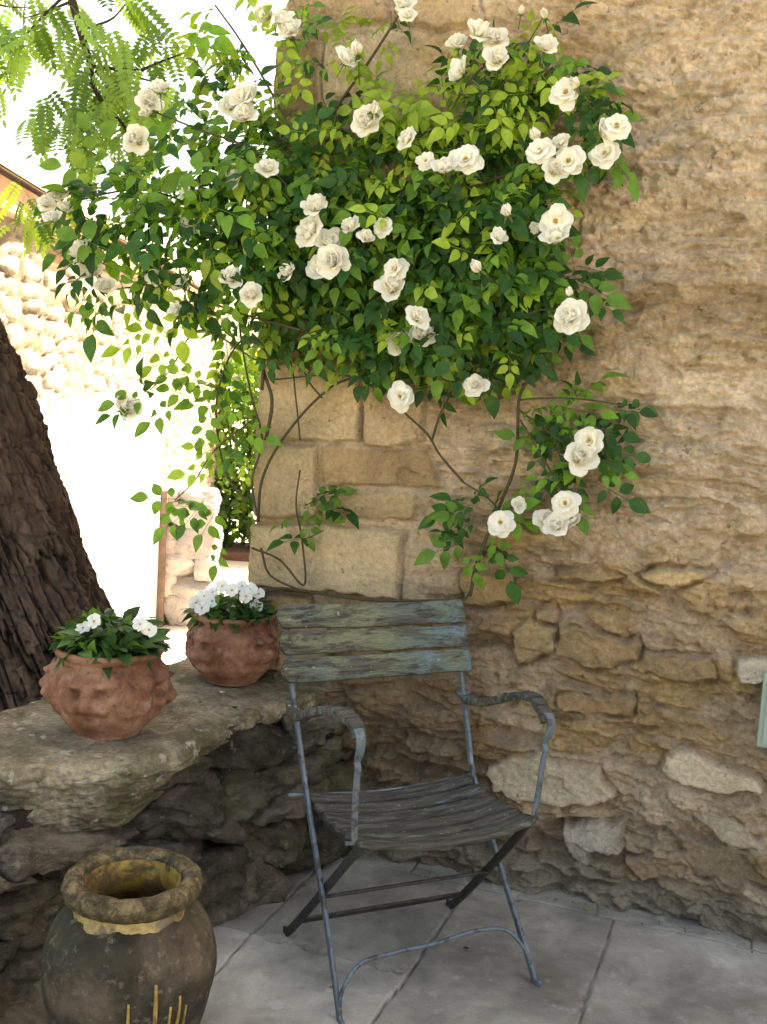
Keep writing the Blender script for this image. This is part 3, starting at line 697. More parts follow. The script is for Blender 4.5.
# ------------------------------------------------------------------ terracotta pots with relief masks
def pot_mesh(seed, rot):
    # radius along height, total height 1.0 scaled later
    prof = spline([(.03, 0), (.35, .0), (.40, .05), (.54, .22), (.625, .45), (.63, .62), (.585, .80), (.565, .88), (.60, .93), (.615, .965), (.60, 1.0), (.565, 1.0), (.545, .96), (.54, .86), (.53, .84), (.02, .83)], 10)
    def g(a, z, ca, cz, wa, wz): 
        d = (a - ca + math.pi) % (2 * math.pi) - math.pi; return np.exp(-(d / wa)**2 - ((z - cz) / wz)**2)
    def disp(P, a):
        z = P[..., 2]; d = np.zeros_like(z)
        outer = (np.arange(len(prof)) < 100)[:, None]
        for k in range(4):
            c = rot + k * math.pi / 2
            d += .070 * g(a, z, c, .50, .36, .25)                     # face mass
            d += .095 * g(a, z, c, .47, .11, .10)                      # snout
            d += .035 * g(a, z, c, .60, .07, .14)                      # bridge of the nose
            for s_ in (-1, 1):
                d += .085 * g(a, z, c + s_ * .22, .70, .12, .045)      # brow
                d -= .090 * g(a, z, c + s_ * .20, .60, .08, .045)       # eye hollow
                d += .020 * g(a, z, c + s_ * .21, .595, .04, .025)     # eye
                d += .075 * g(a, z, c + s_ * .27, .43, .10, .08)       # cheek
                d += .060 * g(a, z, c + s_ * .46, .72, .10, .07)       # ear
                d += .040 * g(a, z, c + s_ * .50, .45, .055, .17)       # mane locks
                d += .025 * g(a, z, c + s_ * .36, .25, .10, .07)
            d -= .085 * g(a, z, c, .335, .16, .028)                     # mouth
            d += .040 * g(a, z, c, .26, .14, .05)                      # chin
            d += .030 * g(a, z, c, .80, .12, .05)
        d += .030 * fbm(P[..., 0] * 5, P[..., 1] * 5, z * 5, 4, seed) + .010 * fbm(P[..., 0] * 14, P[..., 1] * 14, z * 10, 3, seed + 2)
        env = ss(.08, .2, z) * (1 - ss(.82, .88, z)); inn = np.arange(len(prof))[:, None] > int(len(prof) * .70)
        d = np.where(inn, 0, d * env); d += .004 * fbm(P[..., 0] * 6, P[..., 1] * 6, z * 4, 3, seed + 5)
        return d
    return lathe(prof, 240, disp)
def quadleaf(L, Wd_, fold=.25, curl=.25, nseg=4, tip=.0):
    """leaf blade template along +X, midrib fold, pointed tip"""
    v = []; f = []
    for i in range(nseg + 1):
        t_ = i / nseg; x = L * t_; wy = Wd_ / 2 * (math.sin(math.pi * t_**.78))**1.05 if 0 < i < nseg else 0
        z_ = -curl * L * t_ * t_; v += [(x, 0, z_), (x, wy, z_ + fold * wy), (x, -wy, z_ + fold * wy)]
    for i in range(nseg):
        a, b = i * 3, (i + 1) * 3
        f += [(a, b, b + 1, a + 1) if 0 < i < nseg - 1 else ((a, b, b + 1) if i == 0 else (a, b, a + 1)),
              (a, a + 2, b + 2, b) if 0 < i < nseg - 1 else ((a, b + 2, b) if i == 0 else (a, a + 2, b))]
    v = np.array(v)
    return v, f
def rotm(e): return np.array(Euler(e).to_matrix())
def put(tb, T, M3, loc, c): tb.add(T[0] @ np.asarray(M3).T + np.asarray(loc), T[1], c)
def basis(x, n):
    x = np.asarray(x, float); x = x / np.linalg.norm(x); n = np.asarray(n, float); n = n - x * (n @ x)
    if np.linalg.norm(n) < 1e-3: n = np.array([0.3, 0, 1.]) - x * x[2]
    n = n / np.linalg.norm(n); return np.stack([x, np.cross(n, x), n], 1)
def flat_flower(tb, r, n=5, seed=0):
    rr_ = np.random.default_rng(seed)
    for k in range(n):
        a = 2 * math.pi * k / n + rr_.normal(0, .05); v = []; 
        nr, ns = 5, 6
        for i in range(nr):
            t_ = i / (nr - 1)
            for j in range(ns):
                s_ = j / (ns - 1) * 2 - 1; hw = r * .47 * math.sin(math.pi * (.04 + .68 * t_)) ; x = r * (.06 + .94 * t_) - (r * .14 * abs(s_)**2 * t_) - (.10 * r * t_**4 * (1 - abs(s_)) )
                v.append((x, s_ * hw, .10 * r * t_ + .16 * r * s_ * t_ + .06 * r * math.sin(3 * t_ + k) - .05 * r * s_ * s_ + .03 * r * (k % 2)))
        f = [(i * ns + j, (i + 1) * ns + j, (i + 1) * ns + j + 1, i * ns + j + 1) for i in range(nr - 1) for j in range(ns - 1)]
        put(tb, (np.array(v), f), rotm((0, 0, a)), (0, 0, 0), (.84, .84, .81))
imp_me = []
for q in range(3):
    tb = TB(); flat_flower(tb, .023, 5, q); me = tb.mesh('bedding_flower'); me.materials.append(M['petal']); me.polygons.foreach_set('use_smooth', [True] * len(me.polygons)); imp_me.append(me)
tb = TB(); tube(tb, [(0, 0, .001), (0, 0, .004)], [.0035, .002], 6); eye_me = tb.mesh('flower_eye'); eye_me.materials.append(M['stamen'])
def potted(px, py, sc_, rot, label, lab2, flowers, dense, seed, zf):
    c = atZ(px, py, CAPZ)
    p = tag(empty('terracotta_pot', (c[0], c[1], CAPZ + .002)), label, 'flower pot', 'terracotta mask pots on the low wall')
    P_ = pot_mesh(seed, rot) * sc_; link('vessel', grid_mesh('vessel', P_, np.ones(P_.shape), wrap=True, flip=True), M['terracotta'], p)
    tb = TB(); a = np.linspace(0, 2 * math.pi, 40, endpoint=False); V_ = [(0, 0, .885 * sc_)] + [(.545 * sc_ * math.cos(k), .545 * sc_ * math.sin(k), .875 * sc_) for k in a]
    tb.add(V_, [(0, i + 1, (i + 1) % 40 + 1) for i in range(40)]); tb.build('soil', M['soil'], p)
    pl = tag(empty('bedding_plant', (c[0], c[1], CAPZ + .88 * sc_)), lab2, 'potted plant', 'white flowered plants in the pots')
    r_ = np.random.default_rng(seed); tb = TB(); ts = TB()
    T = [quadleaf(.062, .034, .2, k, 5) for k in (.1, .35, .6)]
    for k in range(dense):
        a = r_.uniform(0, 2 * math.pi); q = math.sqrt(r_.uniform(0, 1)); rad_ = q * .60 * sc_
        h = zf * (1 - .55 * q * q) * r_.uniform(.35, 1.0)
        out_ = np.array([math.cos(a), math.sin(a), 0]); pos = out_ * rad_ * .85 + np.array([0, 0, h])
        d = out_ * r_.uniform(.4, 1.1) + r_.normal(0, .45, 3); d[2] = r_.uniform(-.35, .7)
        cc = np.array([.035, .085, .022]) * r_.uniform(.7, 1.5) if r_.random() < .8 else np.array([.10, .20, .05])
        put(tb, (T[k % 3][0] * r_.uniform(.6, 1.15), T[k % 3][1]), basis(d, np.array([0, 0, 1.]) + r_.normal(0, .4, 3)), pos, cc)
        if k % 5 == 0: tube(ts, spline([(out_ * rad_ * .4), (pos * .6 + out_ * .0), pos], 3), .0022, 5)
    tb.build('foliage', M['leaf'], pl); ts.build('stems', M['green_stem'], pl)
    for k, (fx, fy) in enumerate(flowers):
        d = ray(fx, fy); P0 = np.array([c[0], c[1], CAPZ]) + np.array([0, -.10 * (fy > py - 120) * sc_ / .3, 0]); P0 = O + d * ((P0[1] + r_.uniform(-.05, .03)) / d[1])
        fl = bpy.data.objects.new('flower', imp_me[k % 3]); col.objects.link(fl); fl.parent = pl; fl.location = tuple(P0 - np.array(pl.location))
        nrm = Vector((r_.normal(-.1, .35), -1 + r_.normal(0, .2), r_.uniform(.35, 1.0)))
        fl.rotation_euler = nrm.to_track_quat('Z', 'Y').to_euler(); s_ = r_.uniform(.85, 1.2) * (.82 if len(flowers) < 6 else 1); fl.scale = (s_,) * 3
        e_ = bpy.data.objects.new('flower_centre', eye_me); col.objects.link(e_); e_.parent = fl
    return p
potted(107, 731, .232, R(-95), 'larger terracotta mask pot at the front left of the wall top', 'leafy dark green plant with few white flowers in the front pot',
       [(94, 621), (83, 628), (149, 630), (140, 624)], 280, 31, .105)
potted(231, 680, .222, R(-128), 'smaller terracotta mask pot farther back beside the house corner', 'plant with many white flowers in the pot by the house corner',
       [(202, 608), (212, 601), (233, 612), (213, 592), (246, 596), (256, 606), (259, 594), (232, 590), (204, 596), (222, 586), (242, 586), (196, 603), (250, 590)], 230, 47, .085)

# ------------------------------------------------------------------ folding bistro armchair
YAW = R(25.1)
ch = tag(empty('folding_armchair', (.216, 2.392, 0), YAW), 'weathered grey green slatted folding armchair with thin blue steel frame on the paving', 'chair')
X = (1, 0, 0)
for s_ in (-1, 1):
    h = .257 * s_
    tb = TB()                                                 # long back post that is also the front leg
    pts = spline([(.250 * s_, .556, .852), (.252 * s_, .470, .672), (.247 * s_, .400, .530), (.243 * s_, .335, .405), (.252 * s_, .16, .195), (.262 * s_, .03, .036), (.263 * s_, .012, .010), (.265 * s_, -.012, .007)], 8)
    bar(tb, pts, .010, .017, X, rough=.0006, seed=3); tb.build('back_post', M['steel'], ch)
    tb = TB()                                                 # crossing leg, seat front to rear foot
    pts = spline([(.225 * s_, .035, .415), (.232 * s_, .12, .318), (.243 * s_, .33, .095), (.246 * s_, .415, .012), (.246 * s_, .44, .006)], 6)
    bar(tb, pts, .009, .021, X, rough=.0006, seed=5); tb.build('rear_leg', M['dark_iron'], ch)
    tb = TB()                                                 # wooden armrest
    pts = spline([(.252 * s_, .468, .626), (.258 * s_, .425, .606), (.268 * s_, .345, .622), (.274 * s_, .24, .668), (.268 * s_, .15, .698), (.256 * s_, .085, .704), (.250 * s_, .045, .690), (.250 * s_, .028, .668)], 7)
    n_ = len(pts); bar(tb, pts, .036 * (.75 + .25 * np.sin(np.linspace(.3, 2.9, n_))), .019, X, rough=.0035, seed=8 + s_); tb.build('armrest', M['arm'], ch)
    tb = TB()                                                 # steel strap below the armrest
    pts = spline([(.252 * s_, .062, .689), (.252 * s_, .030, .688), (.252 * s_, .014, .668), (.251 * s_, .018, .640), (.250 * s_, .031, .615), (.250 * s_, .024, .600), (.249 * s_, .030, .570), (.246 * s_, .036, .480), (.241 * s_, .040, .415)], 7)
    n_ = len(pts); bar(tb, pts, np.interp(np.arange(n_), [0, n_ * .4, n_ * .5, n_], [.024, .020, .014, .016]), .0055, X, rough=.0004); tb.build('arm_strap', M['steel'], ch)
    tb = TB(); 
    tube(tb, [(.236 * s_, .042, .418), (.262 * s_, .042, .418)], .0055, 8)
    tb.build('rivet', M['steel'], ch)
    tb = TB()                                                 # seat rail, sagging
    pts = spline([(.222 * s_, .375, .392), (.222 * s_, .27, .383), (.222 * s_, .16, .384), (.222 * s_, .04, .402)], 6)
    bar(tb, pts, .006, .016, X); tb.build('seat_rail', M['dark_iron'], ch)
for k in range(3):                                            # back slats
    t0 = .011 + k * .0700; u_ = np.array([0, .544 - .463, .862 - .673]); u_ /= np.linalg.norm(u_)
    mid = np.array([0, .463, .673]) + u_ * (t0 + .022)
    nrm = np.array([0, -u_[2], u_[1]])
    xs = np.linspace(-.284, .272, 60); bow = .012 * (1 - (xs / .27)**2)
    pts = np.array([[x, 0, 0] for x in xs]) + mid + nrm * .016 - nrm * bow[:, None] + np.array([0, 0, 1]) * (.0015 * np.sin(xs * 9 + k * 2))[:, None]
    endw = 1 - .35 * np.maximum(0, (np.abs(xs) - .266) / .012)**2
    tb = TB(); bar(tb, pts, (.0635 - .003 * (k == 1)) * endw * (1 + .02 * np.sin(xs * 23 + k)), .014, u_, rough=.0022, seed=20 + k); tb.build('back_slat', M['slat'], ch)
sy = np.linspace(.350, .045, 6)
for k, y0 in enumerate(sy):                                   # seat slats, scooped across
    xs = np.linspace(-.238, .238, 56); q = k / 5
    zz = .408 - .010 * math.sin(q * math.pi) + .010 * q - .024 * (1 - (xs / .238)**2)
    yy = y0 - .012 * q * (1 - (xs / .238)**2)
    tilt = R(-8 + 22 * q); side = (0, math.cos(tilt), math.sin(tilt) * -.4)
    endw = 1 - .3 * np.maximum(0, (np.abs(xs) - .226) / .012)**2
    tb = TB(); bar(tb, np.stack([xs, yy, zz + .0015 * np.sin(xs * 12 + k)], 1), (.0475 if k < 5 else .054) * endw, .014, side, rough=.0014, seed=30 + k); tb.build('seat_slat', M['seat_slat'], ch)
def rod(name, pts, r, m='steel'):
    tb = TB(); tube(tb, spline(pts, 7), r, 8); tb.build(name, M[m], ch)
rod('rear_rod', [(-.278, .386, .402), (0, .386, .384), (.256, .386, .402)], .0055)
rod('front_stretcher', [(-.262, .022, .028), (-.250, .030, .075), (-.20, .052, .112), (-.11, .062, .118), (0, .065, .120), (.11, .068, .132), (.20, .062, .124), (.245, .038, .078), (.262, .024, .030)], .0052)
rod('pivot_rod', [(-.246, .222, .200), (.25, .222, .200)], .005, 'dark_iron')
tb = TB(); bar(tb, spline([(-.243, .345, .078), (.243, .345, .078)], 8), .024, .006, (0, -.6, .8), rough=.0005); tb.build('rear_stretcher', M['dark_iron'], ch)

# ------------------------------------------------------------------ leaning tree with deeply furrowed bark
e1 = atD(93, 612, 3.55); e0 = atD(-15, 312, 3.55); dv = (e0 - e1) / (e0[2] - e1[2])
RT = .36
def axp(z_): p = e1 + dv * (z_ - e1[2]) - np.array([RT, -.12, 0]); return p
tree = tag(empty('leaning_tree', tuple(axp(LOW))), 'thick dark trunk leaning left behind the low wall with pale feathery leaves overhead', 'tree')
zz = axis([(LOW, .2, .05), (.2, 1.9, .0045), (1.9, 4.2, .05)]); na = 620
ang = np.arange(na) * 2 * math.pi / na
ZZ, AA = np.meshgrid(zz, ang, indexing='ij')
rad_ = RT * (1 + .25 * np.exp(-(ZZ - LOW) / .18) - .05 * (ZZ - 1)) 
cx, cy = np.cos(AA), np.sin(AA)
wz = ZZ + .10 * fbm(cx * 3, cy * 3, ZZ * 4, 3, 5)
tw = AA + .10 * wz
k1 = fbm(np.cos(tw) * 9, np.sin(tw) * 9, wz * 3.0, 4, 8, .55); k2 = fbm(np.cos(tw) * 17, np.sin(tw) * 17, wz * 6 + 4, 3, 9)
fur = np.abs(k1) * 1.8; fur = ss(.02, .5, fur)
crk = ss(.45, .8, 1 - np.abs(fbm(cx * 6, cy * 6, ZZ * 16, 3, 55)) * 2.4)
hb = .024 * fur - .012 * crk + .010 * (1 - np.abs(k2) * 1.6) + .006 * fbm(cx * 30, cy * 30, ZZ * 22, 4, 10) + .05 * fbm(cx * 1.8, cy * 1.8, ZZ * 2.2, 4, 12) - .035
kn = atD(30, 445, 3.3)
axv = np.array([axp(z_) for z_ in zz])
Pt = axv[:, None] + (rad_ + hb)[..., None] * np.stack([cx, cy, np.zeros_like(cx)], -1)
knd = np.exp(-(((Pt[..., 0] - (axp(1.25)[0] + .22))**2 + (Pt[..., 2] - 1.22)**2) / .006)); Pt[..., 1] -= .03 * knd * (cy < 0)
cb = mixc((.020, .013, .010), (.088, .058, .043), np.clip(fur + .35 * k2, 0, 1)) * (1 + .35 * fbm(cx * 9, cy * 9, ZZ * 9, 4, 77, .6))[..., None]
link('trunk', grid_mesh('trunk', Pt - axp(LOW), cb, wrap=True), M['bark'], tree)
base = axp(LOW)
tb = TB()
top = axp(3.9)
b0 = atD(68, -14, 3.9); b1 = atD(80, 30, 3.9); b2 = atD(90, 62, 3.9); b3 = atD(96, 92, 3.88); b4 = atD(112, 112, 3.86); b5 = atD(126, 130, 3.84); b6 = atD(130, 160, 3.84)
limb = spline([axp(2.6), axp(3.3) + np.array([.25, .1, .1]), b0 + np.array([-.25, .0, .42]), b0 + np.array([-.06, 0, .12]), b0, b1, b2], 8)
tube(tb, limb - base, np.interp(np.arange(len(limb)), [0, 8, 16, 24, len(limb) - 1], [.12, .09, .045, .017, .012]), 10)
tube(tb, spline([b2, b3, b4, b5, b6], 5) - base, np.linspace(.010, .0035, 21), 7)
for P_ in ([(92, 66), (120, 69), (142, 70)], [(96, 72), (112, 88), (122, 98), (130, 108)], [(110, 68), (140, 78), (165, 85)], [(96, 86), (84, 82), (68, 84)], [(70, 2), (45, 12), (25, 18)], [(142, 70), (165, 60), (188, 52)], [(80, 30), (110, 20), (125, 5)], [(66, -6), (30, 30), (20, 50)], [(-30, -10), (0, 5), (30, 8)]):
    pp = spline([atD(x, y, 3.9 + .1 * math.sin(i * 2.)) for i, (x, y) in enumerate(P_)], 5) - base
    tube(tb, pp, np.linspace(.006, .002, len(pp)), 6)
l2 = spline([axp(2.9), axp(3.5) + np.array([-.4, -.3, .2]), axp(3.9) + np.array([-.9, -.7, .8])], 6) - base
tube(tb, l2, np.linspace(.14, .05, len(l2)), 12)
tb.build('limbs', M['bark'], tree)
# pinnate leaves
def pinnate(n=8, L=.20):
    v = TB(); T = quadleaf(.034, .017, .12, .12, 4)
    for i in range(n):
        x = .035 + (L - .05) * i / (n - 1); s_ = .8 + .3 * math.sin(math.pi * (i + .5) / n)
        for sg in (-1, 1): v.add((T[0] * s_) @ rotm((R(10) * sg, R(6), sg * R(74))).T + np.array([x, 0, -.25 * x * x / L]), T[1])
    v.add(T[0] + np.array([L, 0, -.25 * L]), T[1])
    xs = np.linspace(0, L, 7); tube(v, np.stack([xs, xs * 0, -.25 * xs * xs / L], 1), .0009, 4)
    return np.concatenate(v.v), v.f
PT = [pinnate(8, .15), pinnate(9, .175), pinnate(10, .20)]
tb = TB(); r_ = np.random.default_rng(8)
clus = [(25, 30, 34, 34, 16, .2), (60, 20, 30, 30, 10, .2), (20, 60, 16, 22, 5, .3), (115, 40, 30, 26, 9, .25), (150, 45, 34, 28, 13, .5), (110, 80, 36, 20, 14, .4), (160, 82, 30, 22, 8, .4), (130, 120, 36, 22, 10, .35),
        (92, 112, 26, 20, 7, .35), (45, 112, 28, 18, 8, .1), (75, 132, 24, 16, 6, .2), (110, 150, 30, 14, 6, .3), (36, 205, 26, 20, 9, .8), (50, 225, 22, 14, 4, .9), (118, 2, 24, 10, 5, .3), (-30, 60, 40, 60, 10, .2), (-60, 20, 60, 60, 14, .2), (165, 130, 24, 24, 5, .5)]
for (x, y, sx, sy_, n_, ye) in clus:
    for k in range(n_):
        D_ = 3.9 + r_.normal(0, .14) if y < 190 else 4.3 + r_.normal(0, .1); P_ = atD(x + r_.normal(0, sx * .55), y + r_.normal(0, sy_ * .6) - 10, D_)
        d = np.array([r_.normal(0, .6), r_.normal(0, .5), -r_.uniform(.35, 1.1)])
        cc = np.array([.155, .28, .095]) * (1 - ye) + np.array([.23, .34, .09]) * ye; cc = cc * r_.uniform(.7, 1.25)
        if r_.random() < .3: cc = np.array([.08, .16, .045])
        T = PT[k % 3]; q = r_.uniform(.8, 1.15); tb.add((T[0] * q) @ basis(d, np.array([r_.normal(0, .5), -1, .7])).T + P_ - base, T[1], cc)
for k in range(420):                                           # unseen part of the crown, added above the picture to shade the low wall
    P_ = np.array([-1.2, 2.2, 3.75]) + np.array([r_.uniform(-1.9, 1.25), r_.uniform(-2.0, 1.5), r_.uniform(-.1, 1.0)])
    if P_[1] > 1.2 and proj_y(P_) > -25: continue
    d = np.array([r_.normal(0, .8), r_.normal(0, .8), -r_.uniform(.1, .8)]); T = PT[k % 3]
    tb.add(T[0] @ basis(d, (0, -.3, 1)).T + P_ - base, T[1], np.array([.12, .2, .04]) * r_.uniform(.7, 1.2))
tb.build('crown', M['pinnate'], tree)

# ------------------------------------------------------------------ climbing white rose
rose = tag(empty('climbing_rose', tuple(WC + WD * .55 + WN * .03)), 'climbing white rose covering the top of the house wall and corner', 'climbing plant')
RB = np.array(rose.location)
def leaf5(seed):
    r_ = np.random.default_rng(seed); v = TB()
    for (x, sg, s_) in ((.030, 1, .72), (.030, -1, .72), (.060, 1, .95), (.060, -1, .95), (.088, 0, 1.1)):
        T = quadleaf(.050, .030, .34, .15 + .5 * r_.random(), 6); s_ *= r_.uniform(.85, 1.15)
        m = rotm((R(r_.normal(12, 8)) * (sg or .3), R(r_.normal(8, 8)), sg * R(r_.normal(62, 8)))); off = np.array([x, sg * .006, -.8 * x * x])
        v.add((T[0] * s_) @ m.T + off, T[1])
    xs = np.linspace(0, .088, 5); tube(v, np.stack([xs, xs * 0, -.8 * xs * xs], 1), .0008, 4)
    return np.concatenate(v.v), v.f
LT = [leaf5(k) for k in range(6)]
stems = TB(); fol = TB(); r_ = np.random.default_rng(21)
stem_px = [  # visible canes: (x, y) points, offset from wall, radius
    ([(470, 596), (478, 560), (500, 505), (516, 460), (519, 400), (530, 370), (512, 330), (480, 290)], .03, .0042),
    ([(258, 522), (262, 480), (282, 440), (318, 398), (352, 378), (420, 372)], .035, .0036),
    ([(252, 548), (280, 560), (304, 585), (302, 540), (296, 505), (300, 470)], .03, .0028),
    ([(261, 548), (270, 575), (300, 590), (310, 592)], .028, .0030),
    ([(463, 482), (440, 455), (428, 435), (410, 418), (394, 402)], .03, .0030), ([(432, 440), (440, 415), (452, 390), (462, 360)], .03, .003),
    ([(322, 398), (308, 380), (300, 355), (290, 320)], .03, .0025), ([(300, 440), (296, 400), (290, 360), (270, 320)], .03, .0022),
    ([(258, 520), (252, 480), (262, 440), (250, 390), (240, 330), (235, 260)], .05, .0030), ([(245, 500), (225, 470), (216, 410), (228, 360), (250, 330)], .06, .0028),
    ([(266, 440), (272, 400), (262, 360), (268, 300), (290, 240), (330, 190), (400, 150)], .05, .0045), ([(262, 390), (270, 300), (300, 200), (330, 120), (370, 60), (402, 10)], .06, .004),
    ([(310, 592), (370, 600), (450, 600), (468, 595), (480, 560)], .03, .0032), ([(270, 380), (330, 375), (380, 380), (430, 385)], .03, .002),
    ([(270, 300), (230, 230), (180, 200), (130, 190), (60, 205)], .12, .003), ([(300, 200), (250, 150), (200, 130), (150, 110)], .14, .003), ([(300, 150), (270, 90), (240, 40), (215, 5)], .12, .003),
    ([(400, 260), (450, 200), (520, 170), (580, 150), (610, 140)], .12, .003), ([(400, 200), (440, 130), (470, 80), (500, 55)], .14, .003), ([(500, 330), (540, 310), (572, 318)], .1, .0025),
    ([(519, 400), (550, 398), (590, 400), (625, 406)], .05, .0022), ([(519, 410), (560, 440), (585, 450)], .06, .0025), ([(520, 420), (556, 480), (566, 500)], .06, .0025), ([(463, 482), (490, 500), (505, 520)], .05, .0022),
    ([(256, 360), (200, 330), (170, 370), (150, 390)], .1, .002), ([(252, 420), (215, 450), (195, 480), (175, 500)], .1, .002), ([(300, 330), (230, 310), (170, 285), (110, 290)], .14, .0025),
    ([(516, 60), (530, 40), (546, 12)], .08, .0015), ([(306, 505), (320, 500), (330, 512)], .04, .0015), ([(302, 540), (315, 535), (324, 530)], .04, .0015)]
for px, off, rad0 in stem_px:
    pts = [wall_pt(x, y, off + .032 + .010 * math.sin(i * 1.7)) for i, (x, y) in enumerate(px)]
    p_ = spline(pts, 8) - RB; tube(stems, p_, np.linspace(rad0, rad0 * .7, len(p_)) * 1.35, 7)
base_st = spline([wall_pt(310, 592, .03), wall_pt(272, 590, .03), WC - WD * .035 + WN * .02 + np.array([0, 0, .70]), WC - WD * .045 - WN * .10 + np.array([0, 0, .3]), WC - WD * .05 - WN * .15 + np.array([0, 0, LOW])], 8) - RB
tube(stems, base_st, np.linspace(.0045, .008, len(base_st)), 8)
stems.build('stems', M['stem'], rose)
# foliage masses: centre x,y, half sizes, count of compound leaves, off-wall near/far, share of lime new growth
mass = [(450, 108, 75, 34, 78, .05, .26, .75), (545, 118, 46, 38, 70, .05, .28, .30), (520, 72, 50, 16, 30, .04, .2, .5), (345, 128, 70, 45, 62, .05, .26, .8), (300, 60, 60, 40, 34, .05, .24, .9), (250, 35, 55, 40, 30, .05, .3, .8),
        (395, 205, 85, 50, 165, .04, .28, .12), (480, 225, 60, 60, 190, .04, .26, .06), (430, 270, 80, 50, 160, .04, .24, .08), (330, 250, 65, 55, 130, .04, .26, .12), (470, 320, 70, 40, 120, .04, .2, .12), (375, 330, 78, 24, 66, .04, .18, .25), (290, 190, 40, 60, 90, .04, .2, .1),
        (200, 215, 60, 46, 88, .04, .34, .14), (140, 210, 50, 36, 50, .10, .36, .10), (240, 265, 46, 44, 72, .04, .3, .15), (120, 265, 34, 30, 30, .12, .34, .1), (250, 160, 40, 50, 60, .05, .32, .22), (190, 160, 44, 26, 26, .1, .3, .3),
        (165, 300, 40, 12, 11, .1, .3, .5), (232, 345, 28, 30, 24, .03, .2, .25), (240, 415, 14, 40, 9, .03, .16, .3), (250, 465, 8, 30, 3, .02, .1, .3), (190, 392, 20, 14, 2, .08, .16, .3), (148, 405, 18, 8, 3, .1, .16, .0), (178, 505, 20, 12, 2, .06, .14, .1), (200, 480, 12, 10, 1, .06, .14, .6),
        (572, 408, 30, 8, 13, .03, .12, .0), (568, 446, 24, 24, 20, .03, .14, .0), (580, 480, 14, 16, 10, .03, .14, .0), (545, 395, 16, 8, 4, .03, .1, .1), (488, 512, 20, 18, 12, .03, .12, .03), (470, 545, 16, 12, 4, .03, .1, .1), (312, 505, 20, 10, 5, .03, .08, .1), (322, 532, 12, 6, 2, .03, .08, .1),
        (460, 368, 36, 18, 24, .03, .12, .35), (340, 360, 60, 12, 18, .03, .12, .6), (300, 330, 34, 14, 12, .03, .14, .6), (560, 290, 26, 26, 22, .04, .14, .05), (590, 100, 14, 22, 9, .05, .2, .3), (545, 330, 20, 16, 6, .04, .1, .1), (610, 152, 8, 10, 3, .06, .16, .1),
        (400, 20, 22, 14, 5, .05, .12, .8), (530, 50, 26, 16, 12, .05, .14, .5), (215, 95, 20, 40, 10, .1, .3, .6), (180, 30, 14, 20, 2, .1, .3, .2)]
for (x, y, sx, sy_, n_, o0, o1, lime) in mass:
    for k in range(int(n_ * (.92 if x > 262 else .78))):
        while True:
            a, b = r_.uniform(-1.25, 1.25, 2)
            if a * a + b * b < 1.5: break
        q = r_.uniform(0, 1); off = o0 + (o1 - o0) * q * (1 - .55 * min(1, (a * a + b * b) / 1.5))
        P_ = wall_pt(x + a * sx, y + b * sy_, off)
        d = np.array([a * 1.0 + r_.normal(0, .7), 0, -b * .5 + r_.normal(0, .55) - .25]); d = WD * d[0] + WN * r_.normal(.35, .45) + np.array([0, 0, d[2]])
        nrm = WN * r_.uniform(.5, 1.3) + np.array([0, 0, r_.uniform(.2, 1.2)]) + r_.normal(0, .3, 3)
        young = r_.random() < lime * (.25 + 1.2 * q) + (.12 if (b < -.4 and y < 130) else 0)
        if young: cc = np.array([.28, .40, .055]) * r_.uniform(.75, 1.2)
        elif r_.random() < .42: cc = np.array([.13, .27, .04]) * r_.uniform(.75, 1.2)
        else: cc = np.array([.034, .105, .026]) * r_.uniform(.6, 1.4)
        T = LT[r_.integers(6)]; s_ = r_.uniform(.72, 1.18) * (1.3 if x < 215 else 1.0) * (.85 if young else 1)
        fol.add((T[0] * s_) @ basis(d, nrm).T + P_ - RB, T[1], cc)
# single sprays hanging free to the left of the corner
for (x, y, dx, dy, s_, kk) in ((150, 398, -1, .15, 1.25, 1), (176, 402, -.6, .5, 1.15, 1), (200, 400, -.8, -.3, 1.1, 1), (214, 408, -.3, .8, 1.2, 1), (205, 385, -.9, -.5, 1.0, 2), (184, 500, -1, -.1, 1.25, 1), (190, 510, -.8, .6, 1.1, 1), (206, 498, -.6, .8, 1.2, 0), (220, 505, -.4, .7, 1.2, 1),
        (214, 470, -.9, .1, 1.0, 2), (220, 452, -.9, -.2, .9, 2), (196, 372, -1, .2, 1.0, 1), (180, 352, -.9, .5, 1.1, 2), (170, 338, -.9, -.3, 1.0, 2), (222, 540, -.2, .9, .9, 1), (150, 340, -1, .3, 1.1, 2), (110, 175, -1, -.2, 1.7, 1), (95, 200, -.9, .1, 1.6, 0), (120, 165, -.6, -.8, 1.6, 1), (140, 160, .1, -1, 1.4, 1), (185, 120, .2, -1, 1.4, 1), (178, 150, -.5, -.8, 1.3, 0), (90, 235, -.8, .5, 1.4, 0),
        (300, 505, .9, .3, 1.0, 1), (312, 498, .9, -.2, 1.0, 1), (306, 512, .2, 1, .9, 1), (470, 505, -.8, .3, 1.2, 0), (470, 540, -.9, .3, 1.2, 1), (500, 545, .3, .9, 1.2, 0), (612, 406, .9, .1, .9, 0), (606, 452, .9, .1, .9, 0)):
    P_ = wall_pt(x, y, .13 if x < 262 else .07); x0_ = (_r * dx - _u * dy) + WN * .15
    cc = (np.array([.045, .13, .03]), np.array([.11, .22, .04]), np.array([.22, .36, .06]))[kk] * r_.uniform(.85, 1.15)
    T = LT[r_.integers(6)]; fol.add((T[0] * s_) @ basis(x0_, WN + np.array([0, 0, .35])).T + P_ - RB, T[1], cc)
fol.build('foliage', M['leaf'], rose)
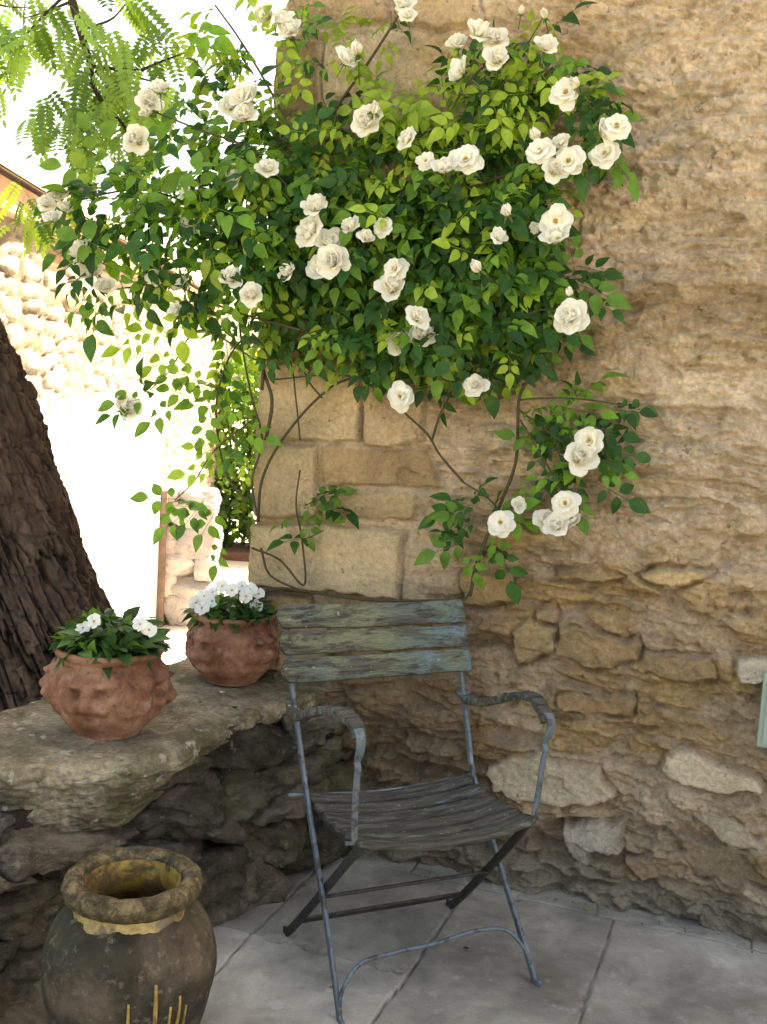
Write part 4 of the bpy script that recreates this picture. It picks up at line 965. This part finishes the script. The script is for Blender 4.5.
def petal(L, Wp, e0, e1, cup, nr=6, ns=5, ruff=.0, ph=0.):
    v = np.zeros((nr, ns, 3))
    x = y = 0
    for i in range(nr):
        t_ = i / (nr - 1); e = e0 + (e1 - e0) * t_
        if i: x += L / (nr - 1) * math.cos(e); y += L / (nr - 1) * math.sin(e)
        hw = Wp / 2 * (math.sin(math.pi * (.10 + .66 * t_)))**.7 * (1 - .30 * t_**6)
        for j in range(ns):
            s_ = j / (ns - 1) * 2 - 1
            v[i, j] = (x - cup * .35 * hw * s_ * s_ * math.sin(e) * 1. - L * .07 * s_ * s_ * t_, hw * s_, y + cup * hw * s_ * s_ * math.cos(e) * .6 + ruff * math.sin(3.1 * s_ + ph + 4 * t_) * t_)
    f = [(i * ns + j, (i + 1) * ns + j, (i + 1) * ns + j + 1, i * ns + j + 1) for i in range(nr - 1) for j in range(ns - 1)]
    return v.reshape(-1, 3), f
def bloom_mesh(kind, seed):
    r_ = np.random.default_rng(seed); tb = TB(); wl = r_.uniform(0, 1)
    if kind == 'open': rings = [(6, .041, .040, 20, -8, .010, .001), (6, .034, .034, 42, 18, .35, .003), (5, .023, .024, 62, 45, .45, .004)]
    elif kind == 'full': rings = [(6, .040, .040, 38, 8, .3, .0), (7, .036, .036, 58, 48, .5, .002), (6, .030, .031, 72, 82, .6, .003), (5, .024, .026, 80, 108, .7, .004), (4, .017, .02, 86, 125, .7, .004)]
    elif kind == 'side': rings = [(5, .040, .040, 50, 20, .3, .0), (6, .036, .036, 66, 62, .5, .002), (5, .030, .030, 78, 95, .6, .003), (4, .02, .024, 85, 115, .7, .004)]
    else: rings = [(5, .024, .020, 70, 100, .7, .0), (4, .022, .018, 80, 105, .7, .001)]
    for q, (n_, L, W_, a0, a1, cup, r0_) in enumerate(rings):
        for k in range(n_):
            j = r_.uniform(.88, 1.12); T = petal(L * j, W_ * 1.08, R(a0 + r_.normal(0, 10)), R(a1 + r_.normal(0, 15)), cup, ruff=.0034, ph=r_.uniform(0, 6))
            v = T[0] + np.array([.0015, 0, r0_]); m = rotm((0, 0, 2 * math.pi * k / n_ + q * .55 + r_.normal(0, .08)))
            t_ = np.clip(np.linalg.norm(T[0], axis=1) / L, 0, 1); cc = mixc((.90, .80, .48), (.94, .92, .84), ss(.05, .6 + .2 * wl, t_)); cc = mixc(cc, (.80, .66, .44), .30 * (wl > .75) * ss(.8, 1., t_) * (r_.random() < .5))
            put(tb, (v, T[1]), m, (0, 0, 0), cc)
    me = tb.mesh('bloom'); me.materials.append(M['petal']); me.polygons.foreach_set('use_smooth', [True] * len(me.polygons)); return me
BM = {k: [bloom_mesh(k, 100 + i * 7 + len(k)) for i in range(7)] for k in ('open', 'full', 'side', 'bud')}
tb = TB(); r2 = np.random.default_rng(3)
for k in range(34):
    a = r2.uniform(0, 6.28); q = r2.uniform(.001, .0065); tube(tb, [(q * .5 * math.cos(a), q * .5 * math.sin(a), .003), (q * math.cos(a), q * math.sin(a), .009 + r2.uniform(-.002, .002)), (q * 1.15 * math.cos(a), q * 1.15 * math.sin(a), .0115)], [.0004, .0004, .0012], 4)
st_me = tb.mesh('stamens'); st_me.materials.append(M['stamen'])
tb = TB()
for k in range(5): 
    T = quadleaf(.018, .006, .2, .3, 4); put(tb, T, rotm((0, R(20), 2 * math.pi * k / 5)), (0, 0, .001), (.09, .16, .04))
tube(tb, [(0, 0, .001), (0, 0, -.007), (0, 0, -.012), (.002, 0, -.06)], [.004, .0045, .0015, .0012], 6, (.10, .15, .04)); sep_me = tb.mesh('sepals'); sep_me.materials.append(M['leaf'])
blooms = [(458, 48, 18, 's'), (478, 38, 24, 's'), (497, 42, 22, 'f'), (497, 62, 22, 's'), (463, 74, 22, 's'), (345, 62, 20, 's'), (358, 54, 13, 'b'), (369, 123, 26, 'f'), (374, 112, 12, 'b'), (410, 141, 18, 's'), (426, 162, 18, 'o'), (446, 172, 22, 's'), (466, 161, 30, 'o'),
    (566, 94, 28, 'o'), (577, 87, 12, 'b'), (545, 50, 20, 's'), (617, 127, 26, 'o'), (601, 133, 20, 's'), (606, 155, 28, 'o'), (541, 152, 28, 'o'), (570, 162, 29, 'o'), (562, 145, 15, 's'), (553, 172, 22, 's'), (537, 140, 13, 'b'), (556, 222, 30, 'o'), (557, 242, 25, 's'), (537, 231, 13, 'b'), (572, 319, 30, 'f'), (569, 295, 9, 'b'),
    (315, 211, 22, 's'), (315, 233, 28, 's'), (335, 262, 29, 'f'), (323, 272, 25, 's'), (328, 245, 24, 's'), (352, 230, 18, 's'), (384, 228, 20, 'o'), (366, 240, 15, 's'), (396, 270, 26, 'o'), (393, 291, 26, 's'), (480, 270, 13, 'b'), (497, 240, 16, 's'), (233, 281, 20, 's'), (253, 296, 21, 'f'), (290, 275, 17, 's'),
    (416, 320, 21, 's'), (401, 345, 22, 's'), (424, 336, 24, 'f'), (401, 397, 27, 'o'), (477, 386, 20, 'f'), (589, 441, 27, 'o'), (577, 460, 29, 's'), (566, 504, 28, 'o'), (546, 524, 22, 's'), (558, 528, 22, 's'), (575, 522, 17, 's'), (501, 523, 26, 'o'), (517, 506, 14, 's'), (404, 8, 18, 's'), (408, 18, 14, 's'), (270, 18, 22, 's'), (292, 34, 20, 's'), (284, 24, 18, 's'), (508, 215, 13, 'b'),
    (249, 102, 26, 's'), (240, 178, 20, 's'), (267, 171, 18, 's'), (246, 120, 22, 's'), (232, 108, 18, 's'), (160, 92, 20, 's'), (148, 104, 22, 's'), (150, 115, 18, 's'), (138, 142, 26, 's'), (46, 206, 17, 's'), (57, 197, 18, 's'), (55, 221, 18, 's'), (66, 210, 15, 's'), (88, 255, 28, 's'), (94, 272, 24, 's'), (106, 290, 20, 's'), (155, 278, 15, 's'), (157, 287, 12, 'b'), (183, 287, 18, 's'), (178, 311, 16, 's'), (187, 229, 20, 's'), (135, 213, 16, 's'), (127, 412, 26, 's'), (187, 195, 14, 's'), (545, 18, 9, 'b'), (521, 14, 7, 'b')]
KN = {'o': 'open', 'f': 'full', 's': 'side', 'b': 'bud'}
for i, (x, y, sz, k) in enumerate(blooms):
    out_ = .27 if y < 330 else .18
    if x < 230: out_ = .22
    if y > 380: out_ = .15
    P_ = wall_pt(x, y, out_ + r_.uniform(-.02, .03)); D_ = P_[1]
    s_ = (1.06 if x > 220 else .95) * sz / FOC * D_ / {'open': .080, 'full': .066, 'side': .060, 'bud': .026}[KN[k]]
    if s_ > 1.5: s_ = 1.5
    b_ = bpy.data.objects.new('bloom' if k != 'b' else 'rosebud', BM[KN[k]][(i * 3) % 7]); col.objects.link(b_); b_.parent = rose; b_.location = tuple(P_ - RB)
    if k in 'of': nrm = Vector((WN[0] * 1.1 + r_.normal(0, .22), WN[1] * 1.1, r_.uniform(.05, .45)))
    else: nrm = Vector((WN[0] * .9 + r_.normal(0, .45), WN[1] * .9, r_.uniform(.15, .9)))
    b_.rotation_euler = (nrm.to_track_quat('Z', 'Y').to_matrix() @ Euler((0, 0, r_.uniform(0, 6.28))).to_matrix()).to_euler(); b_.scale = (s_,) * 3
    if k == 'o': e_ = bpy.data.objects.new('stamens', st_me); col.objects.link(e_); e_.parent = b_
    e_ = bpy.data.objects.new('sepals', sep_me); col.objects.link(e_); e_.parent = b_

# ------------------------------------------------------------------ sunlit neighbours beyond the low wall
ob = tag(empty('outbuilding', (-1.95, 5.0, LOW)), 'sunlit pale rubble outbuilding with white plank door behind the tree', 'building')
FA = np.array([-1.85, 4.3, 0]); FB = np.array([-2.09, 13.2, 0]); FD = (FB - FA) / np.linalg.norm(FB - FA); FN = np.array([FD[1], -FD[0], 0])
fs = axis([(0, 9., .02)]); fv = axis([(LOW, 2.27, .018)])
S2, V2 = np.meshgrid(fs, fv, indexing='ij')
x2 = S2 + .06 * fbm(S2 * 3, V2 * 3, 0, 3, 1); y2 = V2 + .03 * fbm(S2 * 3, V2 * 3, 4., 3, 2)
f1, f2, cid = voro(x2 / .38, y2 / .10, 31); d1 = ss(.04, .28, f2 - f1)
H2 = .012 * d1 * (.4 + cid) + .010 * fbm(S2 * 9, V2 * 14, 0, 4, 6) - .008 * (1 - d1) 
C2 = mixc((.30, .25, .20), mixc((.42, .36, .28), (.58, .52, .44), cid), d1); C2 = mixc(C2, (.42, .26, .15), .8 * ((cid * 13 % 1) > .86) * d1)
PF = FA + S2[..., None] * FD + FN * H2[..., None]; PF[..., 2] += V2
OB = np.array(ob.location)
def plane_hit(x, y, off): return atP(x, y, FA + FN * off, FN)
dr_r = (plane_hit(153, 520, .03) - FA) @ FD; zt = plane_hit(140, 395, .03)[2]
link('wall', grid_mesh('outbuilding_wall', PF - OB, C2), mat_masonry('sunlit_masonry'), ob)
tb = TB()                                                     # far and rear sides of the outbuilding
v = [FB + [0, 0, LOW], FB - FN * 3 + [0, 0, LOW], FA - FN * 3 + [0, 0, LOW], FA + [0, 0, LOW]]; v = [np.array(k) - OB for k in v]
vt = [k + np.array([0, 0, 2.95]) for k in v]
tb.add(v + vt, [(0, 1, 5, 4), (1, 2, 6, 5), (2, 3, 7, 6)], (.5, .43, .33)); tb.build('rear_wall', M['masonry'], ob, False)
def fbox(tb, a, b, z0_, z1, o0, o1, c=None):
    P_ = [FA + FD * q + FN * o_ + np.array([0, 0, z]) - OB for q in (a, b) for o_ in (o0, o1) for z in (z0_, z1)]
    tb.add(P_, [(0, 1, 3, 2), (4, 6, 7, 5), (0, 4, 5, 1), (2, 3, 7, 6), (0, 2, 6, 4), (1, 5, 7, 3)], c)
dw = 3.9
door = TB()
for k in range(20):
    a = dr_r - dw + dw * k / 20; fbox(door, a + .006, a + dw / 20 - .006, LOW + .03, zt, .055, .085 + .003 * (k % 2))
fbox(door, dr_r - dw, dr_r, LOW + .03, zt - .01, .03, .056)
door.build('plank_door', M['white_planks'], ob, False)
tb = TB(); fbox(tb, dr_r + .004, dr_r + .12, LOW, plane_hit(155, 490, .03)[2], .02, .14); tb.build('door_post', M['post_brown'], ob, False)
ez = 2.27
tb = TB(); fbox(tb, -.2, 9.1, ez - .12, ez + .02, -.05, .07); tb.build('eaves_course', M['fascia'], ob, False)
tb = TB()                                                     # canal tiles running up the roof
for k in range(48):
    q = -.15 + k * .195; a = np.linspace(0, math.pi, 8)
    V_ = []
    for (o_, z) in ((.13, ez + .05), (-1.5, ez + .68), (-3.2, ez + 1.25)):
        for t_ in a: V_.append(FA + FD * (q + .10 * math.cos(t_)) + FN * o_ + np.array([0, 0, z + .065 * math.sin(t_)]) - OB)
    f = [(i * 8 + j, i * 8 + j + 1, (i + 1) * 8 + j + 1, (i + 1) * 8 + j) for i in range(2) for j in range(7)]
    V_ += [p - np.array([0, 0, .018]) for p in V_[:8]]; f += [(j, 24 + j, 24 + j + 1, j + 1) for j in range(7)]; f += [tuple(range(24, 32))]
    tb.add(V_, f)
V_ = [FA + FD * q + FN * o_ + np.array([0, 0, z]) - OB for q in (-.2, 9.1) for o_, z in ((.11, ez + .035), (-3.2, ez + 1.2))]
tb.add(V_, [(0, 2, 3, 1)])
tb.build('roof', M['roof_tile'], ob, False)
# low pier in front of the far end of the outbuilding
pc = atD(190, 610, 9.25); 
pier = tag(empty('stone_pier', (pc[0], pc[1], LOW)), 'short pinkish grey rubble pier beside the white door', 'pillar')
hP = atD(186, 492, 9.25)[2] - LOW
wP = (atD(213, 560, 9.25)[0] - atD(160, 560, 9.25)[0])
xc = (atD(213, 560, 9.25)[0] + atD(160, 560, 9.25)[0]) / 2 - pc[0]
tb = TB(); r3 = np.random.default_rng(5)
zc = 0; I3 = np.eye(3)
while zc < hP - .04:
    hh = min(r3.uniform(.14, .26), hP - zc + .02); x0 = -wP / 2
    while x0 < wP / 2 - .02:
        ww = min(r3.uniform(.16, .36), wP / 2 - x0 + .01); ww = max(ww, .08)
        stone(tb, (xc + x0 + ww / 2, 0, zc + hh / 2), (ww * 1.16, .42, hh * 1.16), I3, int(r3.integers(999)), np.array([.50, .44, .42]) * r3.uniform(.8, 1.15), 16, 2, .05); x0 += ww
    zc += hh
tb.build('rubble', M['masonry'], pier)
# hedge and bushes behind
hedge = tag(empty('hedge', (-2.0, 13.2, LOW)), 'tall leafy green hedge beyond the gap beside the house corner', 'hedge')
tb = TB(); r4 = np.random.default_rng(6); T = quadleaf(.15, .085, .2, .2, 4)
for k in range(9000):
    x = r4.uniform(-1.6, 1.9); z_ = r4.uniform(.05, 2.75) ; y = r4.normal(0, .28) + .10 * math.sin(x * 4) + .1 * math.sin(z_ * 5 + x * 3)
    if z_ > 2.3 + .3 * math.sin(x * 3) + .1 * math.sin(x * 11): continue
    cc = np.array([.10, .21, .04]) if r4.random() < .6 else np.array([.18, .30, .06]); cc = cc * r4.uniform(.5, 1.3)
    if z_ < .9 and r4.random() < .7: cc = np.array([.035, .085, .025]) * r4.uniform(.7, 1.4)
    put(tb, (T[0] * r4.uniform(.5, 1.2), T[1]), basis(r4.normal(0, 1, 3) + [0, 0, -.4], r4.normal(0, .6, 3) + [0, -.6, .8]), (x, y, z_), cc)
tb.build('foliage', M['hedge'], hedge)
tb = TB()
for k in range(16):
    x = -1.5 + k * .22; tube(tb, spline([(x, 0, 0), (x + .05, .05, .7), (x + r4.normal(0, .1), 0, 1.6), (x + r4.normal(0, .15), 0, 2.2)], 4), np.linspace(.022, .006, 13), 6)
tb.build('branches', M['bark'], hedge)
tb = TB(); boxmesh(tb, (-3.6, 12.55, LOW), (0.6, 13.4, LOW + .10)); o = tb.build('soil_bed', mat_flat('brown_earth', (.12, .065, .05), .95, .3, 9, .01), None, False); tag(o, kind='structure')
tb = TB(); rg = np.random.default_rng(77)
for k in range(420):
    if k < 300: u_, w_ = rg.uniform(-.9, 1.9), abs(rg.normal(0, .035)) + .055
    else: u_, w_ = rg.uniform(-.5, 1.9), rg.uniform(.1, 1.4)
    p = WC + WD * u_ + WN * w_
    if (p - LA) @ LN < .16: continue
    q = rg.uniform(.0012, .0042) * (1 if k < 300 else .7); V_, F_ = CS[10]
    a = rg.uniform(0, 6.28, 4); vv = np.array([[1, 0, 0], [-.4, .9, 0], [-.6, -.8, .1], [.1, .1, .8], [.2, -.1, -.4]]) @ rotm((a[0], a[1], a[2])) * q
    tb.add(vv + p + np.array([0, 0, q * .7]), [(0, 1, 3), (1, 2, 3), (2, 0, 3), (1, 0, 4), (2, 1, 4), (0, 2, 4)], np.array([.30, .25, .17]) * rg.uniform(.3, 1.6))
tag(tb.build('grit', M['masonry'], None, False), 'crumbs of mortar and grit strewn on the paving along the wall foot', 'grit', kind='stuff')
# fallen leaves and one petal
for nm, (px, py), z0_, L_, cc, lab, cat in (('fallen_leaf', (586, 910), .001, .022, (.35, .30, .04), 'small yellow leaf lying at the foot of the house wall', 'leaf'),
        ('fallen_leaf', (331, 989), .001, .016, (.40, .26, .04), 'tiny orange yellow leaf on the paving beside the chair front foot', 'leaf'),
        ('fallen_leaf', (466, 950), .001, .020, (.05, .045, .02), 'small dark curled leaf on the paving under the curved rod of the chair', 'leaf'),
        ('fallen_leaf', (304, 886), .001, .020, (.33, .24, .05), 'yellowish leaf scrap on the paving by the low wall foot', 'leaf'),
        ('fallen_petal', (222, 694), CAPZ + .004, .028, (.9, .88, .8), 'white petal lying on the capstone in front of the smaller pot', 'petal')):
    P_ = atZ(px, py, z0_); tb = TB(); T = quadleaf(L_, L_ * .62, .35, -.12, 4); tb.add(T[0] + np.array([-L_ / 2, 0, .001]), T[1], cc)
    o = tb.build(nm, M['petal'] if 'petal' in nm else M['leaf']); o.location = tuple(P_ + np.array([0, 0, .003])); o.rotation_euler.z = px * .7; tag(o, lab, cat)
print('script done')
